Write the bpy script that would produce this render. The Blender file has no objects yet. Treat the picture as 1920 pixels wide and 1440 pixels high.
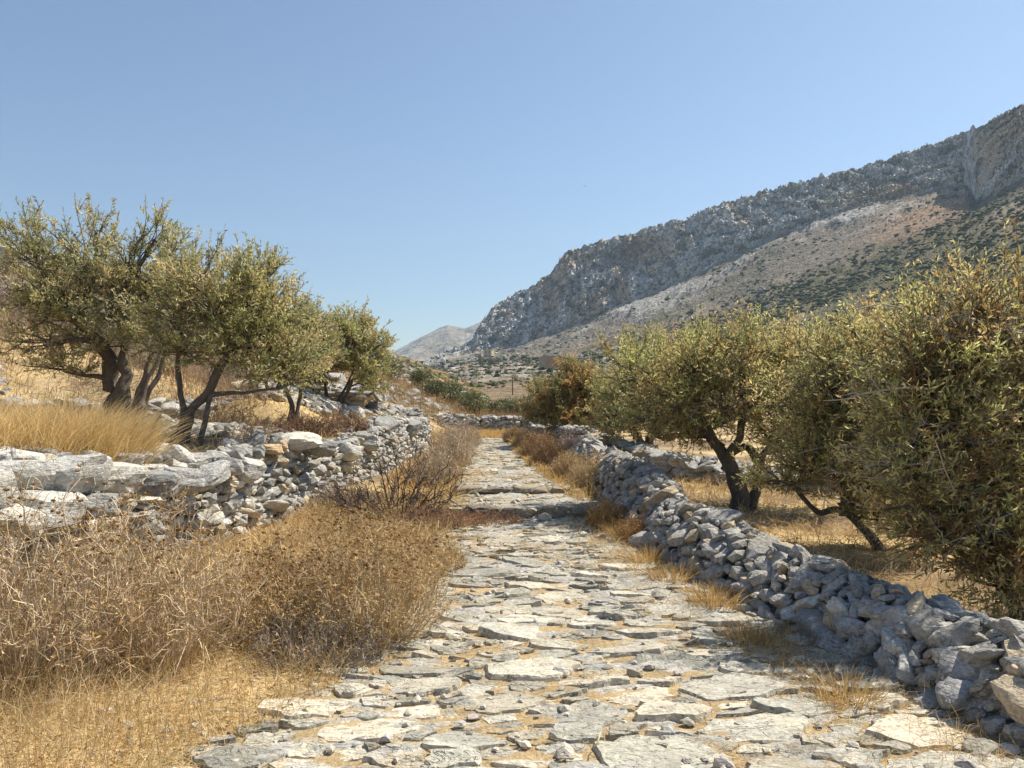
import bpy, bmesh, math, random
import numpy as np
from mathutils import Vector, Matrix, Euler

# ------------------------------------------------------------------ camera, sky, sun, exposure
S = bpy.context.scene
COL = S.collection
cam_d = bpy.data.cameras.new('camera'); cam = bpy.data.objects.new('camera', cam_d); COL.objects.link(cam)
cam.location = (0, 0, 1.6); cam.rotation_euler = (math.radians(90), 0, 0)
cam_d.lens = 27; cam_d.sensor_width = 36; cam_d.shift_y = 15 / 1920
cam_d.clip_start = .05; cam_d.clip_end = 9000
S.camera = cam
SUN_EL, SUN_AZ = 55, 64            # azimuth to the right of the viewing direction
W = bpy.data.worlds.new('World'); S.world = W; W.use_nodes = True
nt = W.node_tree; sky = nt.nodes.new('ShaderNodeTexSky'); sky.sky_type = 'NISHITA'; sky.sun_disc = False
sky.sun_elevation = math.radians(SUN_EL); sky.sun_rotation = math.radians(SUN_AZ)
sky.altitude = 0; sky.air_density = 1.0; sky.dust_density = .35; sky.ozone_density = 2.2
bgn = nt.nodes['Background']; bgn.inputs[1].default_value = .084
nt.links.new(sky.outputs[0], bgn.inputs[0])
sd = bpy.data.lights.new('sun', 'SUN'); sd.energy = 5.0; sd.angle = math.radians(.55); sd.color = (1, .915, .77)
sun = bpy.data.objects.new('sun', sd); COL.objects.link(sun)
_sv = Vector((math.sin(math.radians(SUN_AZ)) * math.cos(math.radians(SUN_EL)), math.cos(math.radians(SUN_AZ)) * math.cos(math.radians(SUN_EL)), math.sin(math.radians(SUN_EL))))
sun.rotation_euler = _sv.to_track_quat('Z', 'Y').to_euler(); sun.location = (20, 10, 30)
S.view_settings.view_transform = 'Standard'; S.view_settings.look = 'None'
S.view_settings.exposure = .72; S.view_settings.gamma = 1
S.render.engine = 'CYCLES'
S.cycles.max_bounces = 5; S.cycles.diffuse_bounces = 3; S.cycles.transmission_bounces = 3; S.cycles.transparent_max_bounces = 4

# ------------------------------------------------------------------ helpers
R = np.random.default_rng(11)
F, CZ, HY = 1440., 1.6, 735.
def lerp(a, b, t): return a + (b - a) * t
def P(px, py, d): return np.array([(px - 960) / F * d, d, CZ - (py - HY) / F * d])
def sstep(a, b, x):
    t = np.clip((x - a) / (b - a), 0, 1); return t * t * (3 - 2 * t)
def _h(ix, iy, iz, s):
    with np.errstate(over='ignore'):
        h = (ix.astype(np.uint32) * np.uint32(374761393) + iy.astype(np.uint32) * np.uint32(668265263) + iz.astype(np.uint32) * np.uint32(2147483647) + np.uint32(s * 1274126177 & 0xffffffff))
        h = (h ^ (h >> np.uint32(13))) * np.uint32(1274126177); h = (h ^ (h >> np.uint32(16))) * np.uint32(2246822519); h ^= h >> np.uint32(15)
    return h.astype(np.float64) / 4294967295. * 2 - 1
def vn(x, y, z=0., s=1):
    x, y, z = np.broadcast_arrays(np.asarray(x, float), np.asarray(y, float), np.asarray(z, float))
    fx, fy, fz = np.floor(x), np.floor(y), np.floor(z)
    ix, iy, iz = fx.astype(np.int64), fy.astype(np.int64), fz.astype(np.int64)
    u, v, w = x - fx, y - fy, z - fz
    u, v, w = u * u * (3 - 2 * u), v * v * (3 - 2 * v), w * w * (3 - 2 * w)
    r = 0
    for a in (0, 1):
        for b in (0, 1):
            for c in (0, 1):
                r = r + _h(ix + a, iy + b, iz + c, s) * (u if a else 1 - u) * (v if b else 1 - v) * (w if c else 1 - w)
    return r
def fbm(x, y, z=0., s=1, o=4, g=.5):
    r, a, f, t = 0, 1., 1., 0
    for k in range(o):
        r = r + a * vn(np.asarray(x) * f + 17.3 * k, np.asarray(y) * f - 9.1 * k, np.asarray(z) * f + 4.7 * k, s + k); t += a; a *= g; f *= 2.03
    return r / t

def mk(name, V, Fc, mat, parent=None, col=None, smooth=False):
    """one mesh object from arrays; Fc an (m,k) array or a list of such; col per vertex"""
    V = np.asarray(V, float).reshape(-1, 3)
    if not isinstance(Fc, list): Fc = [Fc]
    Fc = [np.asarray(f, np.int64) for f in Fc if len(f)]
    me = bpy.data.meshes.new(name)
    me.vertices.add(len(V)); me.vertices.foreach_set('co', V.ravel())
    lp = np.concatenate([f.ravel() for f in Fc]); tot = np.concatenate([np.full(len(f), f.shape[1]) for f in Fc])
    st = np.concatenate([[0], np.cumsum(tot)[:-1]])
    me.loops.add(len(lp)); me.loops.foreach_set('vertex_index', lp.astype(np.int32))
    me.polygons.add(len(tot)); me.polygons.foreach_set('loop_start', st.astype(np.int32)); me.polygons.foreach_set('loop_total', tot.astype(np.int32))
    me.polygons.foreach_set('use_smooth', np.full(len(tot), bool(smooth)))
    me.update(calc_edges=True)
    c = np.ones((len(V), 4)); c[:, :3] = (.3, .3, .3) if col is None else col
    at = me.attributes.new('Col', 'FLOAT_COLOR', 'POINT'); at.data.foreach_set('color', c.ravel())
    me.materials.append(mat)
    o = bpy.data.objects.new(name, me); COL.objects.link(o)
    if parent is not None: o.parent = parent
    return o
def tag(o, label=None, cat=None, group=None, kind=None):
    if label: o['label'] = label
    if cat: o['category'] = cat
    if group: o['group'] = group
    if kind: o['kind'] = kind
    return o
def thing(name, label, cat, loc=(0, 0, 0), group=None):
    o = bpy.data.objects.new(name, None); COL.objects.link(o); o.location = loc; o.empty_display_size = .1
    return tag(o, label, cat, group)
class Acc:
    """gathers vertices and faces (n-gons of equal size per add) for one mesh"""
    def __init__(s): s.V, s.F, s.C, s.n = [], {}, [], 0
    def add(s, V, Fa, C):
        V = np.asarray(V, float).reshape(-1, 3); s.V.append(V); Fa = np.asarray(Fa)
        s.F.setdefault(Fa.shape[1], []).append(Fa + s.n); s.n += len(V)
        s.C.append(np.broadcast_to(np.asarray(C, float), (len(V), 3)))
    def make(s, name, mat, parent=None, smooth=False):
        V = np.concatenate(s.V)
        off = np.array(parent.location) if parent is not None and parent.type == 'EMPTY' else 0
        return mk(name, V - off, [np.concatenate(f) for f in s.F.values()], mat, parent, np.concatenate(s.C), smooth)

def nrm(v): return v / (np.linalg.norm(v, axis=-1, keepdims=True) + 1e-9)
def tubes(Pn, Rn, sides=3):
    """Pn (n,k,3) paths, Rn (n,k) radii -> V,F quads"""
    n, k, _ = Pn.shape
    T = np.gradient(Pn, axis=1); T = nrm(T)
    ref = np.where(np.abs(T[:, :1, 2:3]) > .9, np.array([1., 0, 0]), np.array([0, 0, 1.]))
    A = nrm(np.cross(T, np.broadcast_to(ref, T.shape))); B = np.cross(T, A)
    an = np.arange(sides) * 2 * np.pi / sides
    V = Pn[:, :, None] + Rn[:, :, None, None] * (A[:, :, None] * np.cos(an)[:, None] + B[:, :, None] * np.sin(an)[:, None])
    i = np.arange(n)[:, None, None] * k * sides; j = np.arange(k - 1)[None, :, None] * sides; s = np.arange(sides)[None, None, :]; s2 = (s + 1) % sides
    Fq = np.stack([i + j + s, i + j + s2, i + j + sides + s2, i + j + sides + s], -1).reshape(-1, 4)
    return V.reshape(-1, 3), Fq
def ribbons(Pn, Wn, rnd=None):
    n, k, _ = Pn.shape; rnd = rnd or R
    T = nrm(np.gradient(Pn, axis=1)); a = nrm(rnd.normal(size=(n, 1, 3)) * [1, 1, .3])
    B = nrm(np.cross(T, np.broadcast_to(a, T.shape)))
    V = np.stack([Pn - B * Wn[..., None], Pn + B * Wn[..., None]], 2)
    i = np.arange(n)[:, None] * k * 2; j = np.arange(k - 1)[None] * 2
    return V.reshape(-1, 3), np.stack([i + j, i + j + 1, i + j + 3, i + j + 2], -1).reshape(-1, 4)
def leafs(B, D, L, Wd, rnd=None, fold=.15):
    """rhombic leaves: base B, direction D, length L, half width Wd"""
    n = len(B); rnd = rnd or R
    D = nrm(D); s = nrm(np.cross(D, rnd.normal(size=(n, 3)))); u = np.cross(s, D)
    L = np.broadcast_to(L, n)[:, None]; Wd = np.broadcast_to(Wd, n)[:, None]
    m = B + D * L * .5 + u * L * fold * rnd.uniform(-1, 1, (n, 1))
    V = np.stack([B, m - s * Wd, B + D * L, m + s * Wd], 1).reshape(-1, 3)
    return V, np.arange(n * 4).reshape(n, 4)
def jit(c, n, k, amt=.2, hue=.06, rnd=None):
    rnd = rnd or R
    c = np.asarray(c, float)
    if c.ndim == 2: c = c[rnd.integers(0, len(c), n)]
    c = c * (1 + rnd.uniform(-amt, amt, (n, 1))) * (1 + rnd.uniform(-hue, hue, (n, 3)))
    return np.repeat(np.clip(c, 0, 1), k, 0)

# ------------------------------------------------------------------ materials (base colour comes from the Col attribute)
def mat(name, rough=.85, n1=(8, .25), n2=(60, .2), bump=(30, .3, .01), trans=0., objrand=0., spec=.2, patch=None, strata=None, crack=None):
    m = bpy.data.materials.new(name); m.use_nodes = True; t = m.node_tree; N = t.nodes; L = t.links
    b = N['Principled BSDF']; b.inputs['Roughness'].default_value = rough
    b.inputs['Specular IOR Level'].default_value = spec
    a = N.new('ShaderNodeAttribute'); a.attribute_name = 'Col'; g = N.new('ShaderNodeNewGeometry')
    c = a.outputs['Color']
    def noise(sc, det=4, vec=None, dist=0.):
        x = N.new('ShaderNodeTexNoise'); x.inputs['Scale'].default_value = sc; x.inputs['Detail'].default_value = det; x.inputs['Roughness'].default_value = .62; x.inputs['Distortion'].default_value = dist
        L.new(vec or g.outputs['Position'], x.inputs['Vector']); return x.outputs['Fac']
    def rng_(v, lo, hi, a0=.3, a1=.7):
        r = N.new('ShaderNodeMapRange'); r.inputs['From Min'].default_value = a0; r.inputs['From Max'].default_value = a1
        r.inputs['To Min'].default_value = lo; r.inputs['To Max'].default_value = hi; L.new(v, r.inputs['Value']); return r.outputs['Result']
    def mul(c, v):
        x = N.new('ShaderNodeVectorMath'); x.operation = 'SCALE'; L.new(c, x.inputs[0]); L.new(v, x.inputs['Scale']); return x.outputs[0]
    for sc, am in (n1, n2):
        if am: c = mul(c, rng_(noise(sc), 1 - am, 1 + am))
    if patch:                       # pale lichen / quartz / stain patches: (scale, lo, hi, colour, strength) list
        for sc, lo, hi, pc, st in patch:
            mx = N.new('ShaderNodeMix'); mx.data_type = 'RGBA'; mx.inputs[7].default_value = (*pc, 1)
            L.new(rng_(noise(sc, 5, dist=.6), 0, st, lo, hi), mx.inputs[0]); L.new(c, mx.inputs[6]); c = mx.outputs[2]
    crk = None
    if crack:                       # thin dark fissures: (scale vector, scale, width, darkness)
        cm = N.new('ShaderNodeMapping'); cm.inputs['Scale'].default_value = crack[0]; cm.inputs['Rotation'].default_value = (0, 0, .2); L.new(g.outputs['Position'], cm.inputs['Vector'])
        cs = N.new('ShaderNodeMath'); cs.operation = 'SUBTRACT'; cs.inputs[1].default_value = .5; L.new(noise(crack[1], 3, cm.outputs[0], .8), cs.inputs[0])
        cab = N.new('ShaderNodeMath'); cab.operation = 'ABSOLUTE'; L.new(cs.outputs[0], cab.inputs[0]); crk = rng_(cab.outputs[0], 1 - crack[3], 1, 0, crack[2]); c = mul(c, crk)
    if objrand:
        oi = N.new('ShaderNodeObjectInfo'); c = mul(c, rng_(oi.outputs['Random'], 1 - objrand, 1 + objrand, 0, 1))
    L.new(c, b.inputs['Base Color'])
    h = noise(bump[0], 6)
    if strata:
        mp = N.new('ShaderNodeMapping'); mp.inputs['Scale'].default_value = strata[0]; mp.inputs['Rotation'].default_value = strata[1]
        L.new(g.outputs['Position'], mp.inputs['Vector'])
        s2 = noise(strata[2], 4, mp.outputs[0], .5); ad = N.new('ShaderNodeMath'); ad.operation = 'ADD'; L.new(h, ad.inputs[0]); L.new(s2, ad.inputs[1]); h = ad.outputs[0]
    if crk:
        ad2 = N.new('ShaderNodeMath'); ad2.operation = 'ADD'; L.new(h, ad2.inputs[0]); L.new(crk, ad2.inputs[1]); h = ad2.outputs[0]
    bp = N.new('ShaderNodeBump'); bp.inputs['Strength'].default_value = bump[1]; bp.inputs['Distance'].default_value = bump[2]
    L.new(h, bp.inputs['Height']); L.new(bp.outputs[0], b.inputs['Normal'])
    if trans:
        tr = N.new('ShaderNodeBsdfTranslucent'); ms = N.new('ShaderNodeMixShader'); ms.inputs[0].default_value = trans
        L.new(c, tr.inputs[0]); L.new(b.outputs[0], ms.inputs[1]); L.new(tr.outputs[0], ms.inputs[2]); L.new(ms.outputs[0], N['Material Output'].inputs[0])
    return m
M_rock = mat('grey_schist', .8, (5, .2), (45, .28), (38, .8, .02), objrand=.24, patch=[(7, .56, .68, (.56, .53, .47), .75), (16, .62, .7, (.62, .6, .55), .9), (4, .6, .75, (.42, .31, .19), .5), (28, .3, .38, (.1, .1, .1), .0)], strata=((1, 1, 5), (.5, .3, .2), 14), crack=((1, 1, 1.8), 7, .012, .4))
M_slab = mat('worn_path_schist', .75, (4, .18), (50, .22), (42, .75, .014), objrand=.2, patch=[(5, .56, .66, (.6, .55, .46), .75), (13, .6, .68, (.62, .58, .5), .85), (3, .6, .72, (.45, .34, .21), .5)], strata=((1, 4.5, 1), (0, 0, .25), 11), crack=((1, 2.6, 1), 5.5, .016, .5))
M_ground = mat('dry_soil', .95, (3, .25), (40, .35), (60, .7, .02))
M_mount = mat('mountain_rock', .95, (.05, .18), (.35, .38), (.45, 1., 3.))
M_far = mat('far_rock', .95, (.01, .2), (.04, .25), (.05, .8, 15))
M_bark = mat('olive_bark', .9, (14, .25), (60, .3), (50, .8, .02), strata=((6, 6, 1), (0, 0, 0), 8))
M_leaf = mat('olive_leaf', .42, (1.2, .12), (9, .0), (30, .0, .001), trans=.5, spec=.6)
M_straw = mat('dry_straw', .7, (2, .15), (20, .0), (30, .0, .001), trans=.35, spec=.25)
M_twig = mat('dry_twig', .85, (6, .15), (60, .1), (60, .2, .002))
M_scrub = mat('hill_scrub', .95, (.4, .25), (1.5, .3), (1.2, .8, .5))
M_plaster = mat('weathered_plaster', .9, (.4, .12), (2, .12), (2, .3, .05))
M_wood = mat('grey_wood', .8, (8, .2), (60, .2), (60, .4, .004))

# ------------------------------------------------------------------ ground height
LWY = [-6, 2, 4, 5.5, 7.5, 9.2, 10.5, 14, 17, 19.5]; LWX = [-6.8, -4.9, -4.25, -3.75, -2.95, -2.62, -2.5, -2.15, -1.85, -1.9]
LTY = [-6, 3, 5.5, 7.5, 8.6, 9.5, 10.3, 11.2, 12.8, 14.5, 17, 19.5]; LTZ = [1.1, 1.1, 1.1, .93, .98, 1.04, .92, .78, .9, 1.05, 1.0, .7]   # top of left wall
PY = [-6, 1.5, 2.4, 3.3, 4, 5, 6.3, 8.7, 9.7, 11.5, 15, 19, 23.5]
PLX = [-3.2, -2.2, -1.75, -1.30, -.92, -.68, -.60, -.62, -.62, -.82, -1.0, -1.2, -1.38]
PRX = [2.6, 2.25, 2.15, 2.05, 1.97, 1.8, 1.62, 1.28, 1.08, .62, .28, .05, -.08]
RWY = [-3, 1.5, 2.4, 3.46, 4.15, 5.3, 7.55, 9.4, 12, 14.2]; RWX = [4.6, 3.3, 2.98, 2.62, 2.48, 2.2, 1.72, 1.68, 1.48, 1.28]
RTZ = [.33, .33, .33, .33, .34, .35, .43, .56, .5, .48]
def lw(Y): return np.interp(Y, LWY, LWX)
def pathz(Y):
    return np.interp(Y, [9.68, 9.7, 11.08, 11.1, 23, 31], [0, .125, .125, .21, .19, .02])
def H(X, Y):
    X = np.asarray(X, float); Y = np.asarray(Y, float)
    pc = (np.interp(Y, PY, PLX) + np.interp(Y, PY, PRX)) / 2; hw = (np.interp(Y, PY, PRX) - np.interp(Y, PY, PLX)) / 2
    on = 1 - sstep(0, .5, np.abs(X - pc) - hw)
    far = sstep(24, 40, Y)
    sm = .13 * sstep(8, 12, Y) * (1 - sstep(24, 31, Y))
    z = lerp(sm + .05 * sstep(.2, 1.2, np.abs(X - pc) - hw), pathz(Y), on)
    z = z + .05 * fbm(X * .9, Y * .9, 0, 3, 4) * (1 - on * .8) + .012 * fbm(X * 7, Y * 7, 0, 5, 3) * (1 - .6 * on)
    z = z + np.where(Y > 60, (Y - 60) * .012, 0) + .03 * np.clip(X - 9, 0, 60) + .25 * far * fbm(X * .15, Y * .15, 0, 8, 3)
    # terrace behind the left wall and the hillside above it
    tt = np.interp(Y, LTY, LTZ) - .1
    wx = lw(Y)
    tm = sstep(.0, .3, wx - .12 - X) * (1 - sstep(19.2, 20.5, Y))
    crest = np.interp(Y, [-6, 20, 27, 65, 118, 200, 260, 330], [5.5, 6.3, 6.9, 8.3, 6.2, 3.4, 1.4, 1])
    crest = crest + .25 * fbm(X * .25, Y * .12, 0, 31, 4)
    cx = -18.5 + 1.2 * fbm(Y * .08, 0, 0, 77, 3)
    x0 = np.interp(Y, [8, 12.5, 15, 30], [-11.5, -9.5, -5.8, -5.5]); ramp = np.clip((x0 - X) / (x0 - cx), 0, 1)
    over = np.clip((cx - X) / 40, 0, 1)
    ht = tt + .05 * np.clip(wx - X, 0, 3) + (crest - tt - .15) * ramp ** .95 - over * 9
    ht = ht + .10 * fbm(X * .6, Y * .6, 0, 41, 4) + .35 * sstep(13.2, 13.6, Y + .15 * X + .4 * vn(X * .3, 1)) * sstep(-3.0, -4.5, X) * (1 - ramp) ** 2
    z = lerp(z, ht, tm)
    r2 = np.clip((-2.2 - X) / 16.3, 0, 1)
    h2 = crest * r2 ** 1.05 - over * 9 + .2 * fbm(X * .35, Y * .35, 0, 43, 4) * np.minimum(1, r2 * 6)
    z = z + h2 * sstep(19.2, 24, Y)
    return z
# ------------------------------------------------------------------ ground sheet (near, fine)
def grid_faces(nr, nc):
    i = np.arange(nr - 1)[:, None] * nc + np.arange(nc - 1)[None]
    return np.stack([i, i + 1, i + nc + 1, i + nc], -1).reshape(-1, 4)
def ground_col(X, Y, Z):
    n = len(X)
    a = fbm(X * .8, Y * .8, 0, 51, 4); b = fbm(X * 3, Y * 3, 0, 52, 3)
    straw = np.array([.50, .37, .19]); soil = np.array([.19, .135, .08]); grey = np.array([.3, .28, .24])
    c = lerp(soil, straw, sstep(-.35, .25, a + .4 * b)[:, None])
    pc = (np.interp(Y, PY, PLX) + np.interp(Y, PY, PRX)) / 2; hw = (np.interp(Y, PY, PRX) - np.interp(Y, PY, PLX)) / 2
    on = 1 - sstep(0, .4, np.abs(X - pc) - hw)
    c = lerp(c, np.array([.36, .27, .155]), (on * .8)[:, None])
    c = lerp(c, np.array([.27, .195, .115]), (sstep(50, 70, Y) * .85)[:, None])
    hill = sstep(-5.5, -8, X) * sstep(-.1, .35, fbm(X * .5, Y * .5, 3, 53, 4) + .2 * b)
    return lerp(c, grey, (hill * .3)[:, None])
xs = np.concatenate([np.linspace(-60, -14, 40)[:-1], np.linspace(-14, -5.5, 56)[:-1], np.linspace(-5.5, 8, 160)[:-1], np.linspace(8, 60, 50)])
ys = np.concatenate([np.linspace(-8, 1.5, 12)[:-1], np.linspace(1.5, 13, 150), np.geomspace(13.08, 420, 140)])
ys = np.unique(np.concatenate([ys, [9.69, 9.71, 11.09, 11.11]]))
X, Y = np.meshgrid(xs, ys); X, Y = X.ravel(), Y.ravel()
fan = 1 + np.clip((Y - 30) / 30, 0, 40); X = np.where(X > 8, 8 + (X - 8) * fan ** .4, X)
Z = H(X, Y)
Z = Z - 12 * sstep(150, 300, Y) * sstep(0, 40, X)
ground = tag(mk('ground', np.stack([X, Y, Z], 1), grid_faces(len(ys), len(xs)), M_ground, col=ground_col(X, Y, Z), smooth=True), 'dry straw covered ground and rocky left hillside', kind='structure')

# summer haze: one even box of air round everything
hz = bpy.data.materials.new('haze_air'); hz.use_nodes = True; hn = hz.node_tree; hn.nodes.clear(); ho = hn.nodes.new('ShaderNodeOutputMaterial'); hv = hn.nodes.new('ShaderNodeVolumePrincipled')
hv.inputs['Color'].default_value = (.6, .8, 1, 1); hv.inputs['Density'].default_value = .00017; hv.inputs['Anisotropy'].default_value = .35; hn.links.new(hv.outputs[0], ho.inputs['Volume'])
hb_ = np.array([[x, y, z] for z in (-16, 560) for y in (-80, 2750) for x in (-2450, 2450)], float)
tag(mk('haze', hb_, np.array([[0, 2, 3, 1], [4, 5, 7, 6], [0, 1, 5, 4], [2, 6, 7, 3], [0, 4, 6, 2], [1, 3, 7, 5]]), hz), 'thin summer haze', kind='stuff')
# ------------------------------------------------------------------ mountain across the valley
TB = [  # px, then (y, distance) at valley, low slope, scrub line, cliff foot, cliff top
 (420, 790, 60, 745, 250, 735, 600, 728, 800, 722, 850), (700, 775, 60, 737, 250, 712, 600, 707, 800, 702, 850), (780, 772, 60, 728, 250, 702, 600, 696, 800, 690, 850),
 (850, 770, 60, 714, 250, 690, 600, 668, 850, 655, 900), (884, 770, 60, 710, 250, 682, 600, 662, 850, 642, 890), (897, 770, 60, 708, 250, 680, 600, 655, 850, 612, 880),
 (930, 768, 60, 705, 250, 678, 600, 650, 850, 570, 880), (985, 768, 60, 702, 250, 676, 560, 643, 830, 545, 860), (1030, 766, 60, 701, 250, 672, 540, 632, 815, 518, 850), (1060, 765, 60, 708, 245, 668, 520, 618, 800, 480, 842),
 (1100, 765, 60, 704, 240, 662, 510, 604, 790, 463, 838), (1150, 765, 60, 700, 240, 652, 490, 575, 775, 450, 833), (1200, 765, 60, 695, 240, 640, 480, 556, 755, 438, 830), (1250, 765, 60, 692, 240, 630, 465, 536, 735, 425, 790),
 (1300, 765, 60, 690, 240, 615, 450, 512, 700, 406, 755), (1385, 765, 60, 682, 230, 590, 430, 472, 665, 378, 715), (1440, 765, 60, 674, 225, 572, 415, 448, 645, 362, 690), (1500, 765, 60, 665, 220, 552, 400, 425, 620, 352, 665),
 (1560, 765, 60, 656, 210, 534, 388, 406, 600, 336, 640), (1600, 765, 60, 650, 200, 518, 380, 394, 590, 326, 625), (1700, 765, 60, 640, 190, 474, 350, 372, 560, 296, 590), (1760, 765, 60, 630, 185, 445, 340, 358, 540, 278, 570),
 (1808, 765, 60, 622, 180, 424, 330, 350, 520, 258, 550), (1830, 765, 60, 618, 178, 412, 325, 385, 432, 246, 442), (1870, 765, 60, 612, 174, 395, 310, 362, 396, 228, 408), (1925, 765, 60, 600, 170, 375, 300, 340, 366, 205, 380),
 (2100, 765, 60, 570, 160, 320, 280, 270, 335, 130, 350), (2600, 765, 60, 480, 150, 200, 250, 130, 290, -20, 330), (3400, 765, 60, 380, 150, 0, 240, -80, 270, -300, 310)]
TB = np.array(TB, float)
TB[:, 10] = np.maximum(TB[:, 10], TB[:, 8] + np.interp(TB[:, 0], [880, 930, 1260, 1400, 1800, 1830], [50, 78, 72, 58, 50, 40]))
px = np.concatenate([np.linspace(420, 740, 30)[:-1], np.linspace(740, 2000, 400)[:-1], np.linspace(2000, 3400, 90)])
px = px + 0
def tcol(k): return np.interp(px, TB[:, 0], TB[:, k])
ysc = [tcol(1), tcol(3), tcol(5), tcol(7), tcol(9)]; dd = [tcol(2), tcol(4), tcol(6), tcol(8), tcol(10)]
for k in (1, 2, 3):                        # uneven zone borders
    ysc[k] = ysc[k] + 5 * fbm(px / 60, k, 0, 60 + k, 4)
ysc[4] = ysc[4] + 4.5 * fbm(px / 22, 9, 0, 66, 5) + 1.2 * vn(px / 5, 2, 0, 67)
zz = [CZ - (y - HY) / F * d for y, d in zip(ysc, dd)]
segs = [20, 54, 84, 112, 6]
kd = dd + [dd[4] + 60]; kz = zz + [zz[4] - 12]
rows_d, rows_z, rows_t = [], [], []
for k, n in enumerate(segs):
    for i in range(n + (k == 4)):
        t = i / n
        tz = t if k != 3 else t
        rows_d.append(lerp(kd[k], kd[k + 1], t)); rows_z.append(lerp(kz[k], kz[k + 1], tz)); rows_t.append(np.full(len(px), k + t))
D = np.array(rows_d); Zm = np.array(rows_z); T = np.array(rows_t); PXm = np.broadcast_to(px, D.shape)
Xm = (PXm - 960) / F * D
cl = sstep(2.85, 3.1, T) * (1 - sstep(3.96, 4.15, T))               # cliff mask
slope = sstep(.6, 1.6, T) * (1 - sstep(2.9, 3.05, T))
# uneven cliff foot: let crags creep down and scree creep up
D0, Z0 = D.copy(), Zm.copy()
rid = 1 - np.abs(fbm(Xm / 26, Zm / 60, D / 60, 71, 4)) * 2.2
col_ = 1 - np.abs(fbm(Xm / 8, Zm / 55, 0, 72, 3)) * 2
pock = fbm(Xm / 6, Zm / 5, 0, 73, 3)
big = fbm(Xm / 90, Zm / 150, 0, 74, 3)
fine = 1 - np.abs(fbm(Xm / 4.2, Zm / 6.5, D / 20, 171, 3)) * 2.4; jag = 1 - np.abs(fbm(Xm / 15, Zm / 18, 0, 172, 4)) * 2.4
D = D - cl * (8 * rid + 5 * col_ + 4.0 * pock + 10 * big + 3.6 * fine + 6 * jag) * (D / 800) ** .5
Zm = Zm + slope * (2.2 * fbm(Xm / 28, D / 28, 0, 75, 4) + 1.1 * fbm(Xm / 6, D / 9, 0, 76, 3)) * np.clip(D / 400, .3, 1.5)
out = slope * sstep(.1, .45, fbm(Xm / 35, D / 50, 0, 77, 4)) * sstep(1.7, 2.6, T)   # outcrops on the scree
Zm = Zm + out * (2.5 + 3 * np.abs(fbm(Xm / 5, D / 8, 0, 78, 3)))
ter = sstep(.5, .9, T) * (1 - sstep(1.9, 2.3, T)) * (1 - sstep(1150, 1500, PXm))      # terraced fields
tz = Zm / 2.6 + .25 * fbm(Xm / 60, D / 60, 0, 81, 2); fr = tz - np.floor(tz); Zt = (np.floor(tz) + sstep(.62, .95, fr)) * 2.6 - .25 * 2.6 * fbm(Xm / 60, D / 60, 0, 81, 2)
Zm = lerp(Zm, Zt, ter * .85); wallm = ter * sstep(.62, .7, fr) * (1 - sstep(.93, 1., fr))
rj = np.random.default_rng(8); D = D + cl * rj.normal(0, 1., D.shape) * 1.8 * (D / 700); Zm = Zm + (cl * 1.0 + slope * .35) * rj.normal(0, 1., D.shape) * (D / 700)
# colours
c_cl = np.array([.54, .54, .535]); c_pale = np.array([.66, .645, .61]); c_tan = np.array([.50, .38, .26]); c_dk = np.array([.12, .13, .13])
c_scree = np.array([.185, .155, .12]); c_orange = np.array([.34, .205, .115]); c_low = np.array([.27, .20, .125]); c_field = np.array([.35, .26, .15]); c_green = np.array([.09, .095, .045])
n1 = fbm(Xm / 40, Zm / 30, 0, 91, 4); n2 = fbm(Xm / 8, Zm / 8, D / 8, 92, 3); n3 = fbm(Xm / 70, D / 90, 0, 93, 4); n4 = fbm(Xm / 14, Zm / 30, 0, 94, 3)
def mixc(a, b, m): return lerp(a, b, np.clip(m, 0, 1)[..., None])
C = np.broadcast_to(c_scree, D.shape + (3,)).copy()
C = mixc(C, c_low, 1 - sstep(1.6, 2.2, T + .3 * n3))
C = mixc(C, c_field, (1 - sstep(1.1, 1.8, T)) * sstep(-.3, .3, n3))
ob = np.exp(-((T - 2.08 - .12 * n1) / .13) ** 2) * sstep(1000, 1150, PXm) * sstep(-.45, .2, n3 + .3 * n2) + .9 * np.exp(-((T - 2.45) / .3) ** 2) * sstep(1560, 1720, PXm) * (1 - sstep(1800, 1830, PXm))
C = mixc(C, c_orange, ob * .8)
C = mixc(C, c_pale * .85, out * .45 + .3 * sstep(.25, .5, n2) * sstep(2.1, 2.5, T))
C = mixc(C, c_pale * .6, wallm * .55)
grn = sstep(.05, .5, n3 * .6 + .5 * fbm(Xm / 10, D / 14, 0, 95, 3) + .25 * (T < 1.2)) * (1 - sstep(2.3, 2.9, T + .25 * n1))
C = mixc(C, c_green, grn * .75 * (1 - wallm))
rk = mixc(np.broadcast_to(c_cl, D.shape + (3,)), c_pale, sstep(-.05, .45, n2)); rk = rk * (1 + .14 * rj.normal(size=D.shape))[..., None].clip(.35, 1.5)
rk = mixc(rk, c_tan, sstep(.1, .45, n4 + .22 * (1 - sstep(1150, 1300, PXm))) * .75); rk = mixc(rk, c_dk, sstep(.18, .4, -pock) * .85)  # tan rock patches, increased toward the left to paint in the sunlit buttress
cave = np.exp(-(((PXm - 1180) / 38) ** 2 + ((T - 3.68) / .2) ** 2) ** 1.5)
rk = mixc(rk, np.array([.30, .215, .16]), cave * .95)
D = D + cave * 16
C = mixc(C, c_green * 1.1, .7 * sstep(-.4, .1, n3 + .4 * n2) * sstep(1250, 1450, PXm) * (1 - sstep(2.0, 2.3, T + .15 * n1)))
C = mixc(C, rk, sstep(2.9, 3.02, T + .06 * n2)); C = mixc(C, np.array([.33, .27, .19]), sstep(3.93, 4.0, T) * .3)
Xm = (PXm - 960) / F * D
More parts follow.
